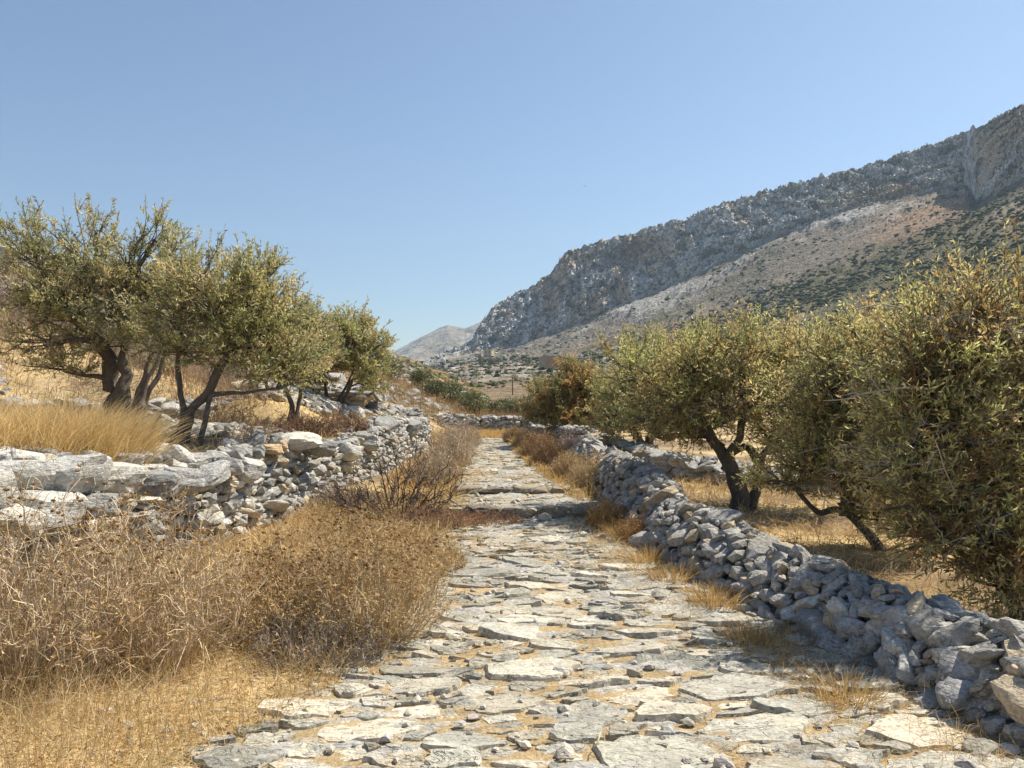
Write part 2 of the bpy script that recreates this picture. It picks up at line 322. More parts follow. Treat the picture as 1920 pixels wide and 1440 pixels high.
mountain = tag(mk('mountain', np.stack([Xm, D, Zm], -1).reshape(-1, 3), grid_faces(*D.shape), M_mount, col=C.reshape(-1, 3)), 'rocky mountain with long grey cliff band across the valley', kind='structure')
MT = dict(X=Xm, D=D, Z=Zm, T=T, PX=PXm)

# far blue mountain
fx = np.linspace(560, 1200, 330)
sky_y = np.interp(fx, [560, 700, 740, 762, 790, 815, 838, 855, 872, 900, 930, 1000, 1200], [735, 690, 660, 650, 633, 621, 612, 613, 618, 606, 590, 560, 480]) + 1.6 * fbm(fx / 14, 0, 0, 101, 4)
tt = np.linspace(0, 1, 90)[:, None]; Df = 1300 + 1200 * tt + 0 * fx; Zf = CZ - (lerp(722., sky_y[None], tt ** .8) - HY) / F * Df
Xf = (fx[None] - 960) / F * Df
Zf = Zf + (24 * (1 - np.abs(fbm(Xf / 160, Df / 240, 0, 102, 5)) * 2.4) + 5 * fbm(Xf / 30, Df / 60, 0, 103, 3)) * np.sin(np.pi * np.clip(tt, 0, .97)) ** .6
cf = lerp(np.array([.25, .22, .18]), np.array([.36, .35, .34]), sstep(-.1, .35, fbm(Xf / 90, Zf / 40, Df / 200, 104, 5))[..., None])
cf = lerp(cf, np.array([.11, .12, .07]), (sstep(.1, .5, fbm(Xf / 40, Df / 60, 0, 105, 3)) * .6)[..., None])
tag(mk('far_mountain', np.stack([Xf, Df, Zf], -1).reshape(-1, 3), grid_faces(90, len(fx)), M_far, col=cf.reshape(-1, 3)), 'distant hazy mountain at the head of the valley', kind='structure')
# sea-level plain far below everything so that no void shows between the sheets
pl = np.array([[-2300, -50, -13], [2300, -50, -13], [2300, 2600, -13], [-2300, 2600, -13]], float)
tag(mk('valley_floor', pl, np.array([[0, 1, 2, 3]]), M_far, col=np.array([.3, .24, .15])), 'dry valley floor', kind='structure')

# ------------------------------------------------------------------ scrub scattered over the slopes (uncountable)
_t = (1 + 5 ** .5) / 2
ICV = nrm(np.array([[-1, _t, 0], [1, _t, 0], [-1, -_t, 0], [1, -_t, 0], [0, -1, _t], [0, 1, _t], [0, -1, -_t], [0, 1, -_t], [_t, 0, -1], [_t, 0, 1], [-_t, 0, -1], [-_t, 0, 1]]))
ICF = np.array([[0, 11, 5], [0, 5, 1], [0, 1, 7], [0, 7, 10], [0, 10, 11], [1, 5, 9], [5, 11, 4], [11, 10, 2], [10, 7, 6], [7, 1, 8], [3, 9, 4], [3, 4, 2], [3, 2, 6], [3, 6, 8], [3, 8, 9], [4, 9, 5], [2, 4, 11], [6, 2, 10], [8, 6, 7], [9, 8, 1]])
def blobs(Cn, Sz, colr, rnd):
    n = len(Cn)
    V = ICV[None] * (1 + rnd.uniform(-.35, .35, (n, 12, 1))) * Sz[:, None, None] * rnd.uniform([.9, .9, .45], [1.5, 1.3, .8], (n, 3))[:, None] + Cn[:, None]
    Fq = (ICF[None] + np.arange(n)[:, None, None] * 12).reshape(-1, 3)
    return V.reshape(-1, 3), Fq, np.repeat(colr, 12, 0)
rb = np.random.default_rng(5)
nr_, nc_ = MT['D'].shape
N0 = 150000
ri = rb.integers(6, 268, N0); ci = rb.integers(20, nc_ - 50, N0)
x, y, z, t, pxx = (MT[k][ri, ci] for k in ('X', 'D', 'Z', 'T', 'PX'))
dens = (.55 * (t < 2.1) + .16 * (t >= 2.1) * (t < 2.9) + .11 * (t >= 2.9)) * sstep(-.35, .35, fbm(x / 45, y / 60, 0, 111, 3) + .5 * fbm(x / 10, y / 12, 0, 112, 2) + .15 * (t < 1.7) + .35 * np.exp(-((t - 1.85) / .2) ** 2))
dens = dens + .3 * (pxx > 1350) * (t < 2.25) * (t > 1) * sstep(-.5, .1, fbm(x / 30, y / 30, 0, 113, 3))
dens = dens * np.where(t < 1, .8, 1)
keep = rb.random(N0) < dens * .34
x, y, z, t = x[keep], y[keep], z[keep], t[keep]
sz = np.minimum(rb.lognormal(np.log(1.0), .42, len(x)), 2.2) * np.clip(y / 520, .32, 1.5) * np.where(t > 2.9, .55, np.where(t > 2.2, .8, 1.05))
cb = jit([[.055, .068, .028], [.075, .085, .035], [.10, .10, .05], [.045, .055, .03]], len(x), 1, .25, .08, rb)
cb = np.where((t > 2.3)[:, None], cb * 1.15, cb)
V, Fq, Cc = blobs(np.stack([x, y, z + sz * .25], 1), sz, cb, rb)
tag(mk('mountain_scrub', V, Fq, M_scrub, col=Cc), 'low dark green scrub dotted over the mountain slope', kind='stuff')
# boulders and loose stones over the mountain slope
N0 = 60000
ri = rb.integers(50, 160, N0); ci = rb.integers(20, nc_ - 50, N0)
x, y, z, t = (MT[k][ri, ci] for k in ('X', 'D', 'Z', 'T'))
keep = rb.random(N0) < .10 * sstep(-.1, .4, fbm(x / 30, y / 30, 0, 121, 3)) * sstep(1.4, 2.3, t)
x, y, z = x[keep], y[keep], z[keep]; sz = rb.lognormal(np.log(.7), .45, len(x)) * np.clip(y / 550, .3, 1.3)
V, Fq, Cc = blobs(np.stack([x, y, z], 1), sz, jit([[.42, .41, .39], [.36, .34, .31], [.48, .45, .4]], len(x), 1, .15, .03, rb), rb)
tag(mk('scree_rocks', V, Fq, M_mount, col=Cc), 'pale rocks littering the mountain scree', kind='stuff')
# scrub on the flat valley ground before the mountain
N0 = 9000; yy = 55 + 130 * rb.random(N0) ** 1.3; xx = -22 + (30 + yy * .5) * rb.random(N0); k_ = fbm(xx / 9, yy / 9, 0, 161, 3) + .4 * rb.normal(size=N0) * .5 > .12; xx, yy = xx[k_], yy[k_]
s_ = np.minimum(rb.lognormal(np.log(.4), .45, len(xx)), .8) * np.clip(yy / 90, .7, 1.3); V, Fq, Cc = blobs(np.stack([xx, yy, H(xx, yy) + s_ * .2], 1), s_, jit([[.1, .11, .05], [.2, .15, .08], [.28, .2, .11], [.13, .14, .06]], len(xx), 1, .2, .05, rb), rb)
tag(mk('valley_scrub', V, Fq, M_scrub, col=Cc), 'low brown and green scrub on the valley ground', kind='stuff')
# left hillside: shrubs and rocks
N0 = 26000
yy = np.exp(rb.uniform(np.log(13), np.log(190), N0)); xx = -rb.uniform(3.2, 20, N0)
m = (fbm(xx * .4, yy * .3, 0, 131, 3) + .7 * rb.normal(size=N0) * .5 > .12) & ((yy > 22) | (xx < -7))
xx, yy = xx[m], yy[m]; zz_ = H(xx, yy)
sel = rb.random(len(xx)); rockm = sel < .5
def hb(mask, s0, cols, name, label, mm, lift):
    x, y, z = xx[mask], yy[mask], zz_[mask]; s = rb.lognormal(np.log(s0), .5, len(x)) * np.clip(y / 28, .85, 1.5)
    V, Fq, Cc = blobs(np.stack([x, y, z + s * lift], 1), s, jit(cols, len(x), 1, .2, .05, rb), rb)
    tag(mk(name, V, Fq, mm, col=Cc), label, kind='stuff')
hb(rockm, .1, [[.42, .40, .36], [.33, .33, .32], [.5, .46, .4]], 'hillside_rocks', 'pale rocks littering the left hillside', M_rock, .1)
hb(sel > .8, .085, [[.2, .16, .09], [.28, .2, .11], [.17, .16, .08]], 'hillside_scrub', 'low dry scrub on the left hillside', M_scrub, .25)
# ------------------------------------------------------------------ rocks
def ico(sub):
    b = bmesh.new(); bmesh.ops.create_icosphere(b, subdivisions=sub, radius=1)
    V = np.array([v.co[:] for v in b.verts]); Fa = np.array([[v.index for v in f.verts] for f in b.faces]); b.free(); return nrm(V), Fa
ICO = {k: ico(k) for k in (1, 2, 3, 4)}
def rockV(seed, sub):
    """an angular, layered block of about unit half size"""
    r = np.random.default_rng(1000 + seed); D, Fa = ICO[sub]
    n = [[1, 0, 0], [-1, 0, 0], [0, 1, 0], [0, -1, 0], [0, 0, 1], [0, 0, -1]]; d = list(r.uniform(.74, 1.02, 6)); n = [np.array(a) + r.normal(0, .22, 3) for a in n]
    for _ in range(9): n.append(r.normal(size=3) * [1, 1, .8]); d.append(r.uniform(.85, 1.12))
    n = nrm(np.array(n)); d = np.array(d)
    q = D @ n.T; rad = np.where(q > .05, d / np.maximum(q, .05), 9)
    k = 22.; rs = -np.log(np.exp(-k * np.minimum(rad, 3)).sum(1)) / k      # softened edges
    V = D * rs[:, None]
    ax = nrm(np.array([r.normal() * .3, r.normal() * .3, 1.])); h = V @ ax
    lay = vn(h * 5 + r.uniform(0, 9), seed, 0, 3) + .6 * vn(h * 11, seed, V[:, 0] * .6, 4)
    side = nrm(V - h[:, None] * ax)
    V = V + side * (lay * .06)[:, None] + D * (.05 * fbm(V[:, 0] * 2.5, V[:, 1] * 2.5, V[:, 2] * 2.5 + seed, 7, 4))[:, None]
    return V, Fa
NV = 18
ROCKV = {s: [rockV(i, s) for i in range(NV)] for s in (1, 2, 3)}
RC = [[.30, .295, .275], [.35, .34, .31], [.27, .268, .255], [.41, .39, .34], [.32, .31, .295]]
_rm = {}
def rock_data(v, s, cidx, m):
    key = (v, s, cidx, m.name)
    if key not in _rm:
        V, Fa = ROCKV[s][v]; o = mk('rock', V, Fa, m, col=np.array(cidx)); me = o.data; bpy.data.objects.remove(o); _rm[key] = me
    return _rm[key]
def put_rocks(parent, rocks, name, big, m=M_rock, sub_near=3, sub_rest=1, limit=300, rest_name='rubble', flat=True):
    """rocks: list of dict(p, e, s, v, c); the `limit` that show largest become parts, the rest one part of stuff"""
    off = np.array(parent.location)
    score = [max(r['s']) / max(1., np.linalg.norm(np.array(r['p']) - [0, 0, 1.6])) for r in rocks]
    order = np.argsort(score)[::-1]; lim = min(limit, int((np.array(score) * F * 2 > big).sum()))
    for i in order[:lim]:
        r = rocks[i]; me = rock_data(r['v'], sub_near, tuple(r['c']), m)
        o = bpy.data.objects.new(name, me); COL.objects.link(o); o.parent = parent
        o.location = Vector(r['p']) - Vector(off); o.rotation_euler = r['e']; o.scale = r['s']
    if len(order) > lim:
        a = Acc()
        for i in order[lim:]:
            r = rocks[i]; V, Fa = ROCKV[sub_rest][r['v']]
            Mx = np.array(Euler(r['e']).to_matrix())
            a.add((V * r['s']) @ Mx.T + r['p'], Fa, np.array(r['c']) * R.uniform(.8, 1.2))
        tag(a.make(rest_name, m, parent), kind='stuff')
def rc(r, tan=.1, cols=RC, lift=1.):
    if r.random() < tan: return tuple(np.round(np.array([.42, .35, .25]) * lift, 3))
    return tuple(np.round(np.array(cols[r.integers(len(cols))]) * lift, 3))

def stack_wall(line, zb, zt, r, rowh=(.08, .15), wid=(.1, .27), side=1, depth=.2, thick=.5, tan=.1, batter=.12, jitter=1., lift=1.1, caps=True):
    """dry-stone courses along a polyline; zb, zt give foot and top; side: +1 = face to the right of travel"""
    line = np.array(line, float); seg = np.linalg.norm(np.diff(line, axis=0), axis=1); S_ = np.concatenate([[0], np.cumsum(seg)])
    def at(s):
        x, y = np.interp(s, S_, line[:, 0]), np.interp(s, S_, line[:, 1]); k = min(max(np.searchsorted(S_, s) - 1, 0), len(seg) - 1)
        t = (line[k + 1] - line[k]) / seg[k]; return x, y, t, np.array([t[1], -t[0]]) * side
    out = []; zmin, hmax = 0, max(zt(s) - zb(s) for s in np.linspace(0, S_[-1], 40)); h = 0
    while h < hmax + .05:
        rh = r.uniform(*rowh) * (1.25 if h == 0 else 1); s = r.uniform(-.2, 0)
        while s < S_[-1]:
            w = r.uniform(*wid) * (1.25 if r.random() < .15 else 1); x, y, t, n = at(s + w / 2); b, tp = zb(s), zt(s)
            if h + rh * .4 < tp - b:
                top = h + rh * 1.4 > tp - b
                big = r.random() < (.3 if top else .1)
                sz = np.array([w * (.56 + .12 * r.random()), depth * r.uniform(.55, .95), rh * (.58 + .12 * r.random())]) * (1.3 if big else 1)
                off = -batter * (h / max(.1, hmax)) + r.uniform(-.05, .04) * jitter - sz[1]
                ang = math.atan2(t[1], t[0])
                out.append(dict(p=(x + n[0] * off, y + n[1] * off, b + h + rh / 2 + r.uniform(-.02, .02)), e=(r.normal(0, .2), r.normal(0, .26 * jitter), ang + r.normal(0, .25)), s=tuple(sz), v=int(r.integers(NV)), c=rc(r, tan, lift=lift)))
                if top and caps:
                    for q in range(2):
                        o2 = -batter - thick * r.uniform(.45, 1.)
                        out.append(dict(p=(x + n[0] * o2, y + n[1] * o2, tp + r.uniform(-.08, .03)), e=(r.normal(0, .2), r.normal(0, .2), r.uniform(0, 6.3)), s=(w * .7, w * r.uniform(.4, .6), rh * r.uniform(.5, .8)), v=int(r.integers(NV)), c=rc(r, tan, lift=lift)))
            s += w * .93
        h += rh * .9
    return out
def core(parent, line, zb, zt, side, inset, thick, m=M_ground, colr=(.16, .14, .12)):
    """earth and small fill behind the faced stones"""
    a = Acc(); line = np.array(line, float); seg = np.linalg.norm(np.diff(line, axis=0), axis=1); S_ = np.concatenate([[0], np.cumsum(seg)])
    ss = np.linspace(0, S_[-1], max(8, int(S_[-1] / .25)))
    x, y = np.interp(ss, S_, line[:, 0]), np.interp(ss, S_, line[:, 1]); t = nrm(np.stack([np.gradient(x), np.gradient(y)], 1)); n = np.stack([t[:, 1], -t[:, 0]], 1) * side
    rows = []
    for o, hh in ((inset, -.1), (inset + .05, .82), (inset + thick, .82), (inset + thick, -.1)):
        b = np.array([zb(q) for q in ss]); tp = np.array([zt(q) for q in ss])
        rows.append(np.stack([x - n[:, 0] * o, y - n[:, 1] * o, b + (tp - b) * hh], 1))
    V = np.stack(rows, 0); V = V + R.normal(0, .012, V.shape)
    a.add(V.reshape(-1, 3), grid_faces(4, len(ss)), colr)
    return a.make('earth_fill', m, parent)

def pile(line, half, prof, r, n, sizes, base, tan=.06, lift=1., flatn=.6):
    """rubble dropped one by one on a height grid"""
    line = np.array(line, float); seg = np.linalg.norm(np.diff(line, axis=0), axis=1); S_ = np.concatenate([[0], np.cumsum(seg)])
    lo = line.min(0) - 1.2; hi = line.max(0) + 1.2; g = .03; nx, ny = ((hi - lo) / g).astype(int) + 2
    gx, gy = np.meshgrid(lo[0] + np.arange(nx) * g, lo[1] + np.arange(ny) * g, indexing='ij'); Hg = base(gx.ravel(), gy.ravel()).reshape(nx, ny); H0 = Hg.copy(); out = []
    for i in range(n):
        f = i / n; s = r.uniform(0, S_[-1]); k = min(max(np.searchsorted(S_, s) - 1, 0), len(seg) - 1); t = (line[k + 1] - line[k]) / seg[k]; nn = np.array([t[1], -t[0]])
        u = r.uniform(-1, 1); hw = half(s); c = line[k] + t * (s - S_[k]) + nn * u * hw
        a = r.uniform(*sizes) * (1 + .45 * (r.random() < .2)) * (1.0 if f < .6 else .8) * (1 + .15 * (1 - abs(u))); b = a * r.uniform(.45, .85); h = a * r.uniform(.3, .62)
        th = math.atan2(t[1], t[0]) + r.normal(0, .8)
        i0, i1 = int((c[0] - a - lo[0]) / g), int((c[0] + a - lo[0]) / g) + 1; j0, j1 = int((c[1] - a - lo[1]) / g), int((c[1] + a - lo[1]) / g) + 1
        if i0 < 0 or j0 < 0 or i1 >= nx or j1 >= ny: continue
        dx, dy = gx[i0:i1, j0:j1] - c[0], gy[i0:i1, j0:j1] - c[1]
        q = ((dx * math.cos(th) + dy * math.sin(th)) / a) ** 2 + ((-dx * math.sin(th) + dy * math.cos(th)) / b) ** 2; mk_ = q < 1
        if mk_.sum() < 3: continue
        sub = Hg[i0:i1, j0:j1]; hu = np.percentile(sub[mk_], 62); z0 = H0[i0:i1, j0:j1][mk_].mean()
        lim = prof(s) * (1 - abs(u) ** 2.2 * .85)
        if hu - z0 + h * 1.1 > lim: continue
        zc = hu + h * .62
        # tilt to follow the pile
        m2 = mk_; A = np.stack([dx[m2], dy[m2], np.ones(m2.sum())], 1); co = np.linalg.lstsq(A, sub[m2], rcond=None)[0]; gxx, gyy = np.clip(co[:2], -.7, .7) * .8
        nv = Vector((-gxx, -gyy, 1)).normalized(); qn = Vector((0, 0, 1)).rotation_difference(nv); rot = (qn.to_matrix() @ Euler((r.normal(0, .22), r.normal(0, .22), th)).to_matrix()).to_euler()
        sub[mk_] = np.maximum(sub[mk_], (zc + co[0] * dx * .8 + co[1] * dy * .8)[mk_] + h * np.sqrt(np.clip(1 - q[mk_], 0, 1)) * .85)
        out.append(dict(p=(c[0], c[1], zc), e=tuple(rot), s=(a * 1.06, b * 1.06, h * 1.1), v=int(r.integers(NV)), c=rc(r, tan, lift=lift)))
    return out

# ------------------------------------------------------------------ left retaining wall
r = np.random.default_rng(21)
yv = np.linspace(3.6, 18.6, 60); line = np.stack([lw(yv), yv], 1)
sg = np.concatenate([[0], np.cumsum(np.linalg.norm(np.diff(line, axis=0), axis=1))])
Ys = lambda s: np.interp(s, sg, yv)
zbL = lambda s: float(H(lw(Ys(s)) + .25, Ys(s))) - .03
ztL = lambda s: float(np.interp(Ys(s), LTY, LTZ)) + .05 * float(vn(Ys(s) * 1.7, 3))
left_wall = thing('dry_stone_wall', 'long pale dry stone retaining wall along the left of the path below the olive trees', 'stone wall', (-2.9, 7.5, 0), 'dry stone walls of the fields')
rocks = stack_wall(line, zbL, ztL, r, rowh=(.055, .115), wid=(.085, .23), side=1, tan=.13, lift=1.5, depth=.15)
core(left_wall, line, zbL, ztL, 1, .2, .45)
# large blocks of the near end and on the crown of the wall
for (pxx, pyy, yy, a, b, h, rz) in ((30, 900, 5.2, .3, .22, .15, 1.2), (130, 895, 5.4, .27, .2, .14, 1.4), (-60, 920, 4.7, .3, .22, .18, 1.1), (215, 893, 5.8, .26, .2, .13, 1.0), (290, 905, 6.3, .22, .17, .12, .6), (95, 960, 5.1, .22, .17, .13, 1.2), (20, 975, 4.8, .2, .17, .12, 1.1), (180, 950, 5.5, .17, .14, .1, .9), (340, 900, 6.8, .22, .17, .12, .9),
                                    (425, 876, 7.9, .17, .13, .11, .8), (470, 882, 8.3, .15, .12, .12, .9), (395, 893, 7.4, .17, .13, .1, 1), (560, 828, 9.5, .26, .18, .12, .5), (605, 840, 9.9, .2, .15, .1, .3),
                                    (720, 800, 14.3, .3, .2, .14, 1.2), (690, 830, 12.6, .26, .2, .13, 1.2), (770, 800, 15.8, .28, .2, .14, 1.2), (655, 848, 11.4, .22, .16, .12, 1.2)):
    p = P(pxx, pyy, yy); rocks.append(dict(p=tuple(p), e=(r.normal(0, .12), r.normal(0, .15), rz), s=(a, b, h), v=int(r.integers(NV)), c=rc(r, .08, lift=1.35)))
put_rocks(left_wall, rocks, 'stone', 9)
for (pxx, pyy, yy, sz, rz, cc, lb) in ((512, 842, 8.9, (.14, .09, .055), .15, (.50, .37, .22), 'tan wedge shaped stone lying on the wall'), (530, 835, 9.0, (.06, .07, .06), .5, (.48, .36, .23), 'small tan block beside the wedge')):
    me = rock_data(3, 3, cc, M_rock); o = bpy.data.objects.new('stone', me); COL.objects.link(o); o.parent = left_wall
    o.location = Vector(P(pxx, pyy, yy)) - left_wall.location; o.scale = sz; o.rotation_euler = (.05, .1, rz); o['label'] = lb

# ------------------------------------------------------------------ right rubble wall
r = np.random.default_rng(22)
yv = np.linspace(2.0, 14.2, 50); line = np.stack([np.interp(yv, RWY, RWX), yv], 1); sg2 = np.concatenate([[0], np.cumsum(np.linalg.norm(np.diff(line, axis=0), axis=1))])
right_wall = thing('rubble_wall', 'tumbled grey rubble wall along the right edge of the path', 'stone wall', (2.2, 5.3, 0), 'dry stone walls of the fields')
rocks = pile(line, lambda s: np.interp(np.interp(s, sg2, yv), [2, 6, 10, 14], [.37, .37, .35, .30]), lambda s: float(np.interp(np.interp(s, sg2, yv), RWY, RTZ)) + .07 + .06 * float(vn(s * 1.3, 5)), r, 12000, (.042, .122), H, lift=1.1, tan=.12)
print('right rocks', len(rocks))
put_rocks(right_wall, rocks, 'stone', 9)
# a round stone at the foot of the wall
me = rock_data(5, 3, (.3, .3, .3), M_rock); o = bpy.data.objects.new('stone', me); COL.objects.link(o); o.parent = right_wall; o.location = Vector((P(1792, 1306, 3.78))) - right_wall.location; o.scale = (.08, .08, .07); o['label'] = 'rounded stone at the foot of the wall'

# ------------------------------------------------------------------ field wall across the right
TWL = np.array([[.35, 22.5], [.8, 20], [1.12, 17.6], [1.7, 14.5], [2.4, 12.7], [3.4, 11.4], [5.2, 10.5], [7.8, 9.9], [10.5, 9.6]]); TWZ = [.62, .66, .8, .68, .5, .42, .38, .36, .36]
s3 = np.concatenate([[0], np.cumsum(np.linalg.norm(np.diff(TWL, axis=0), axis=1))])
def at3(s): return np.interp(s, s3, TWL[:, 0]), np.interp(s, s3, TWL[:, 1])
zb3 = lambda s: float(H(*at3(s))) - .04
zt3 = lambda s: float(np.interp(s, s3, TWZ)) + .05 * float(vn(s * 1.5, 8))
field_wall = thing('dry_stone_wall', 'low shaded dry stone wall running behind the right hand olive trees', 'stone wall', (2.4, 12.7, 0), 'dry stone walls of the fields')
rocks = stack_wall(TWL, zb3, zt3, np.random.default_rng(23), rowh=(.07, .12), wid=(.1, .23), side=1, tan=.1, batter=.06, thick=.4)
core(field_wall, TWL, zb3, zt3, 1, .2, .35)
put_rocks(field_wall, rocks, 'stone', 9)
# ------------------------------------------------------------------ wall closing the view and terrace walls on the left
FWL = np.array([[-2.7, 29.5], [-1.2, 30.2], [.3, 30], [1.6, 29.2]]); s4 = np.concatenate([[0], np.cumsum(np.linalg.norm(np.diff(FWL, axis=0), axis=1))])
zb4 = lambda s: float(H(np.interp(s, s4, FWL[:, 0]), np.interp(s, s4, FWL[:, 1]))) - .03
far_wall = thing('dry_stone_wall', 'small pale stone wall closing the far end of the paved path', 'stone wall', (-1.2, 30.2, 0), 'dry stone walls of the fields')
rocks = stack_wall(FWL, zb4, lambda s: .62 + .05 * float(vn(s * 2, 4)), np.random.default_rng(24), rowh=(.09, .14), wid=(.12, .26), side=1, lift=1.12)
core(far_wall, FWL, zb4, lambda s: .6, 1, .2, .3)
put_rocks(far_wall, rocks, 'stone', 7)
UWL = np.array([[-11.5, 14.2], [-9, 13.2], [-7.4, 13.0], [-6.0, 13.4], [-4.8, 14.4]]); s5 = np.concatenate([[0], np.cumsum(np.linalg.norm(np.diff(UWL, axis=0), axis=1))])
zb5 = lambda s: float(H(np.interp(s, s5, UWL[:, 0]), np.interp(s, s5, UWL[:, 1]) - .5)) - .03
upper_wall = thing('terrace_wall', 'crumbling low terrace wall on the slope behind the left olive trees', 'stone wall', (-7.4, 13, 1.1), 'dry stone walls of the fields')
rocks = stack_wall(UWL, zb5, lambda s: zb5(s) + .45 + .08 * float(vn(s * 1.1, 6)), np.random.default_rng(25), rowh=(.08, .15), wid=(.12, .32), side=1, lift=1.08)
core(upper_wall, UWL, zb5, lambda s: zb5(s) + .42, 1, .2, .4)
put_rocks(upper_wall, rocks, 'stone', 9)
# ruined shelter with rubble heap behind the second olive clump
def heap(name, label, cat, line, half, h, n, sizes, seed, group=None, lift=1.12, m=9):
    l = np.array(line, float); mid = l[len(l) // 2]; t = thing(name, label, cat, (mid[0], mid[1], float(H(mid[0], mid[1]))), group)
    rk_ = pile(l, lambda s: half, lambda s: h + .08 * float(vn(s * 1.2, seed)), np.random.default_rng(seed), n, sizes, H, lift=lift, tan=.12); put_rocks(t, rk_, 'stone', m); return t
heap('rubble_heap', 'sloping white rubble heap behind the second clump of olive trees', 'rubble heap', [[-6.4, 19.2], [-5, 20.2], [-3.6, 20.8], [-2.5, 21]], 1.3, .95, 2600, (.08, .18), 31)
heap('rubble_heap', 'broken stones scattered under the left olive trees', 'rubble heap', [[-4.6, 9.6], [-3.7, 10.4], [-3.1, 10.9]], .5, .26, 500, (.05, .14), 32)
heap('rubble_heap', 'pale stones tumbled down the slope behind the left olive trees', 'rubble heap', [[-5.2, 15], [-4.2, 16], [-3.4, 15.6]], .9, .3, 900, (.05, .15), 33)
# stone shelter: two jambs, lintel slab, dark hollow, rubble roof
sh = thing('stone_shelter', 'small ruined stone shelter with dark openings behind the thin olive stems', 'ruin', (-4.55, 18.6, .95))
r = np.random.default_rng(26); rk_ = []
for (x0, x1) in ((-5.5, -5.15), (-4.62, -4.42), (-3.95, -3.6)):
    for z in np.arange(.9, 1.5, .14): rk_.append(dict(p=((x0 + x1) / 2 + r.normal(0, .02), 18.6, z), e=(0, 0, r.normal(0, .15)), s=((x1 - x0) * .62, .25, .09), v=int(r.integers(NV)), c=rc(r, .2, lift=1.1)))
for x in (-5.1, -4.5, -3.9): rk_.append(dict(p=(x, 18.65, 1.56), e=(0, r.normal(0, .04), 0), s=(.42, .4, .08), v=int(r.integers(NV)), c=rc(r, .1, lift=1.1)))
for i in range(90): x = r.uniform(-5.6, -3.5); y = r.uniform(18.7, 20.2); rk_.append(dict(p=(x, y, 1.62 + .05 * (y - 18.7) + r.uniform(0, .08)), e=(r.normal(0, .2), r.normal(0, .2), r.uniform(0, 6)), s=(r.uniform(.1, .2), r.uniform(.08, .15), .06), v=int(r.integers(NV)), c=rc(r, .1, lift=1.15)))
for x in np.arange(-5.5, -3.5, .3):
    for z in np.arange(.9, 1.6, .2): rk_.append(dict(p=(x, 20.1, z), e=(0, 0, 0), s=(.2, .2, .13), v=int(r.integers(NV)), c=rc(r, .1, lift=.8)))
put_rocks(sh, rk_, 'stone', 6)

# ------------------------------------------------------------------ paved path
def clip_poly(poly, n, d):
    out = []; m = len(poly)
    for i in range(m):
        a, b = poly[i], poly[(i + 1) % m]; da, db = a @ n - d, b @ n - d
        if da <= 0: out.append(a)
        if (da < 0 < db) or (db < 0 < da): out.append(a + (b - a) * da / (da - db))
    return out
r = np.random.default_rng(41)
seeds = []
A0 = .16; ca, sa = math.cos(A0), math.sin(A0); EL = 1.8
def tr(x, y): return np.array([(x * ca + y * sa) / EL, (-x * sa + y * ca)])
cells = {}
def near(t, rad):
    i, j = int(t[0] / .3), int(t[1] / .3)
    for a in (-1, 0, 1):
        for b in (-1, 0, 1):
            for q in cells.get((i + a, j + b), ()):
                if np.hypot(*(q[0] - t)) < (q[1] + rad) * .84: return True
    return False
def ins(y, x, m=0): return np.interp(y, PY, PLX) - m + .1 * float(vn(y * 2, 1)) < x < np.interp(y, PY, PRX) + m * 1.0 + .12 * float(vn(y * 2.3, 9))
def add_seed(x, y, rad):
    t = tr(x, y)
    if near(t, rad): return
    seeds.append((x, y, rad)); cells.setdefault((int(t[0] / .3), int(t[1] / .3)), []).append((t, rad))
for (pxx, pyy, rad) in ((1090, 1342, .17), (1085, 1382, .08), (800, 1290, .13), (1500, 1325, .15), (1230, 1420, .18), (590, 1330, .13), (1340, 1225, .13), (1420, 1370, .16), (880, 1160, .13), (990, 1165, .12), (870, 1300, .07)):
    d = 1.6 * F / (pyy - HY); add_seed((pxx - 960) / F * d, d, rad)
for rad, n in ((.16, 260), (.12, 1200), (.085, 4200), (.055, 24000), (.036, 16000)):
    for _ in range(n):
        y = 1.7 + (23.4 - 1.7) * r.random() ** 1.35; x = r.uniform(-2.4, 2.5)
        rr_ = rad * r.uniform(.88, 1.15)
        if ins(y, x, .1 if rad < .09 else -.02): (add_seed(x, y, rr_) if y < 9.7 or rad < .12 else None)
print('path stones', len(seeds))
pts = np.array([tr(x, y) for x, y, _ in seeds]); rads = np.array([s[2] for s in seeds])
inv = lambda q: np.stack([q[:, 0] * EL * ca - q[:, 1] * sa, q[:, 0] * EL * sa + q[:, 1] * ca], 1)
path = tag(bpy.data.objects.new('paved_path', None), 'old mule path paved with uneven grey schist slabs', kind='structure'); COL.objects.link(path)
slabs = []; joints = []
for i in range(len(pts)):
    c = pts[i]; dd_ = np.hypot(*(pts - c).T); nb = np.argsort(dd_)[1:22]
    lim = rads[i] * 1.55; poly = [c + lim * np.array([math.cos(a), math.sin(a)]) for a in np.linspace(0, 2 * np.pi, 9)[:-1] + r.uniform(0, 1)]
    for j in nb:
        if dd_[j] > 3.2 * lim: break
        n = (pts[j] - c) / dd_[j]; d = n @ c + (dd_[j] ** 2 + rads[i] ** 2 - rads[j] ** 2) / (2 * dd_[j])
        poly = clip_poly(poly, n, d)
        if len(poly) < 3: break
    if len(poly) < 3: continue
    w = inv(np.array(poly)); slabs.append((w, w.mean(0), rads[i]))
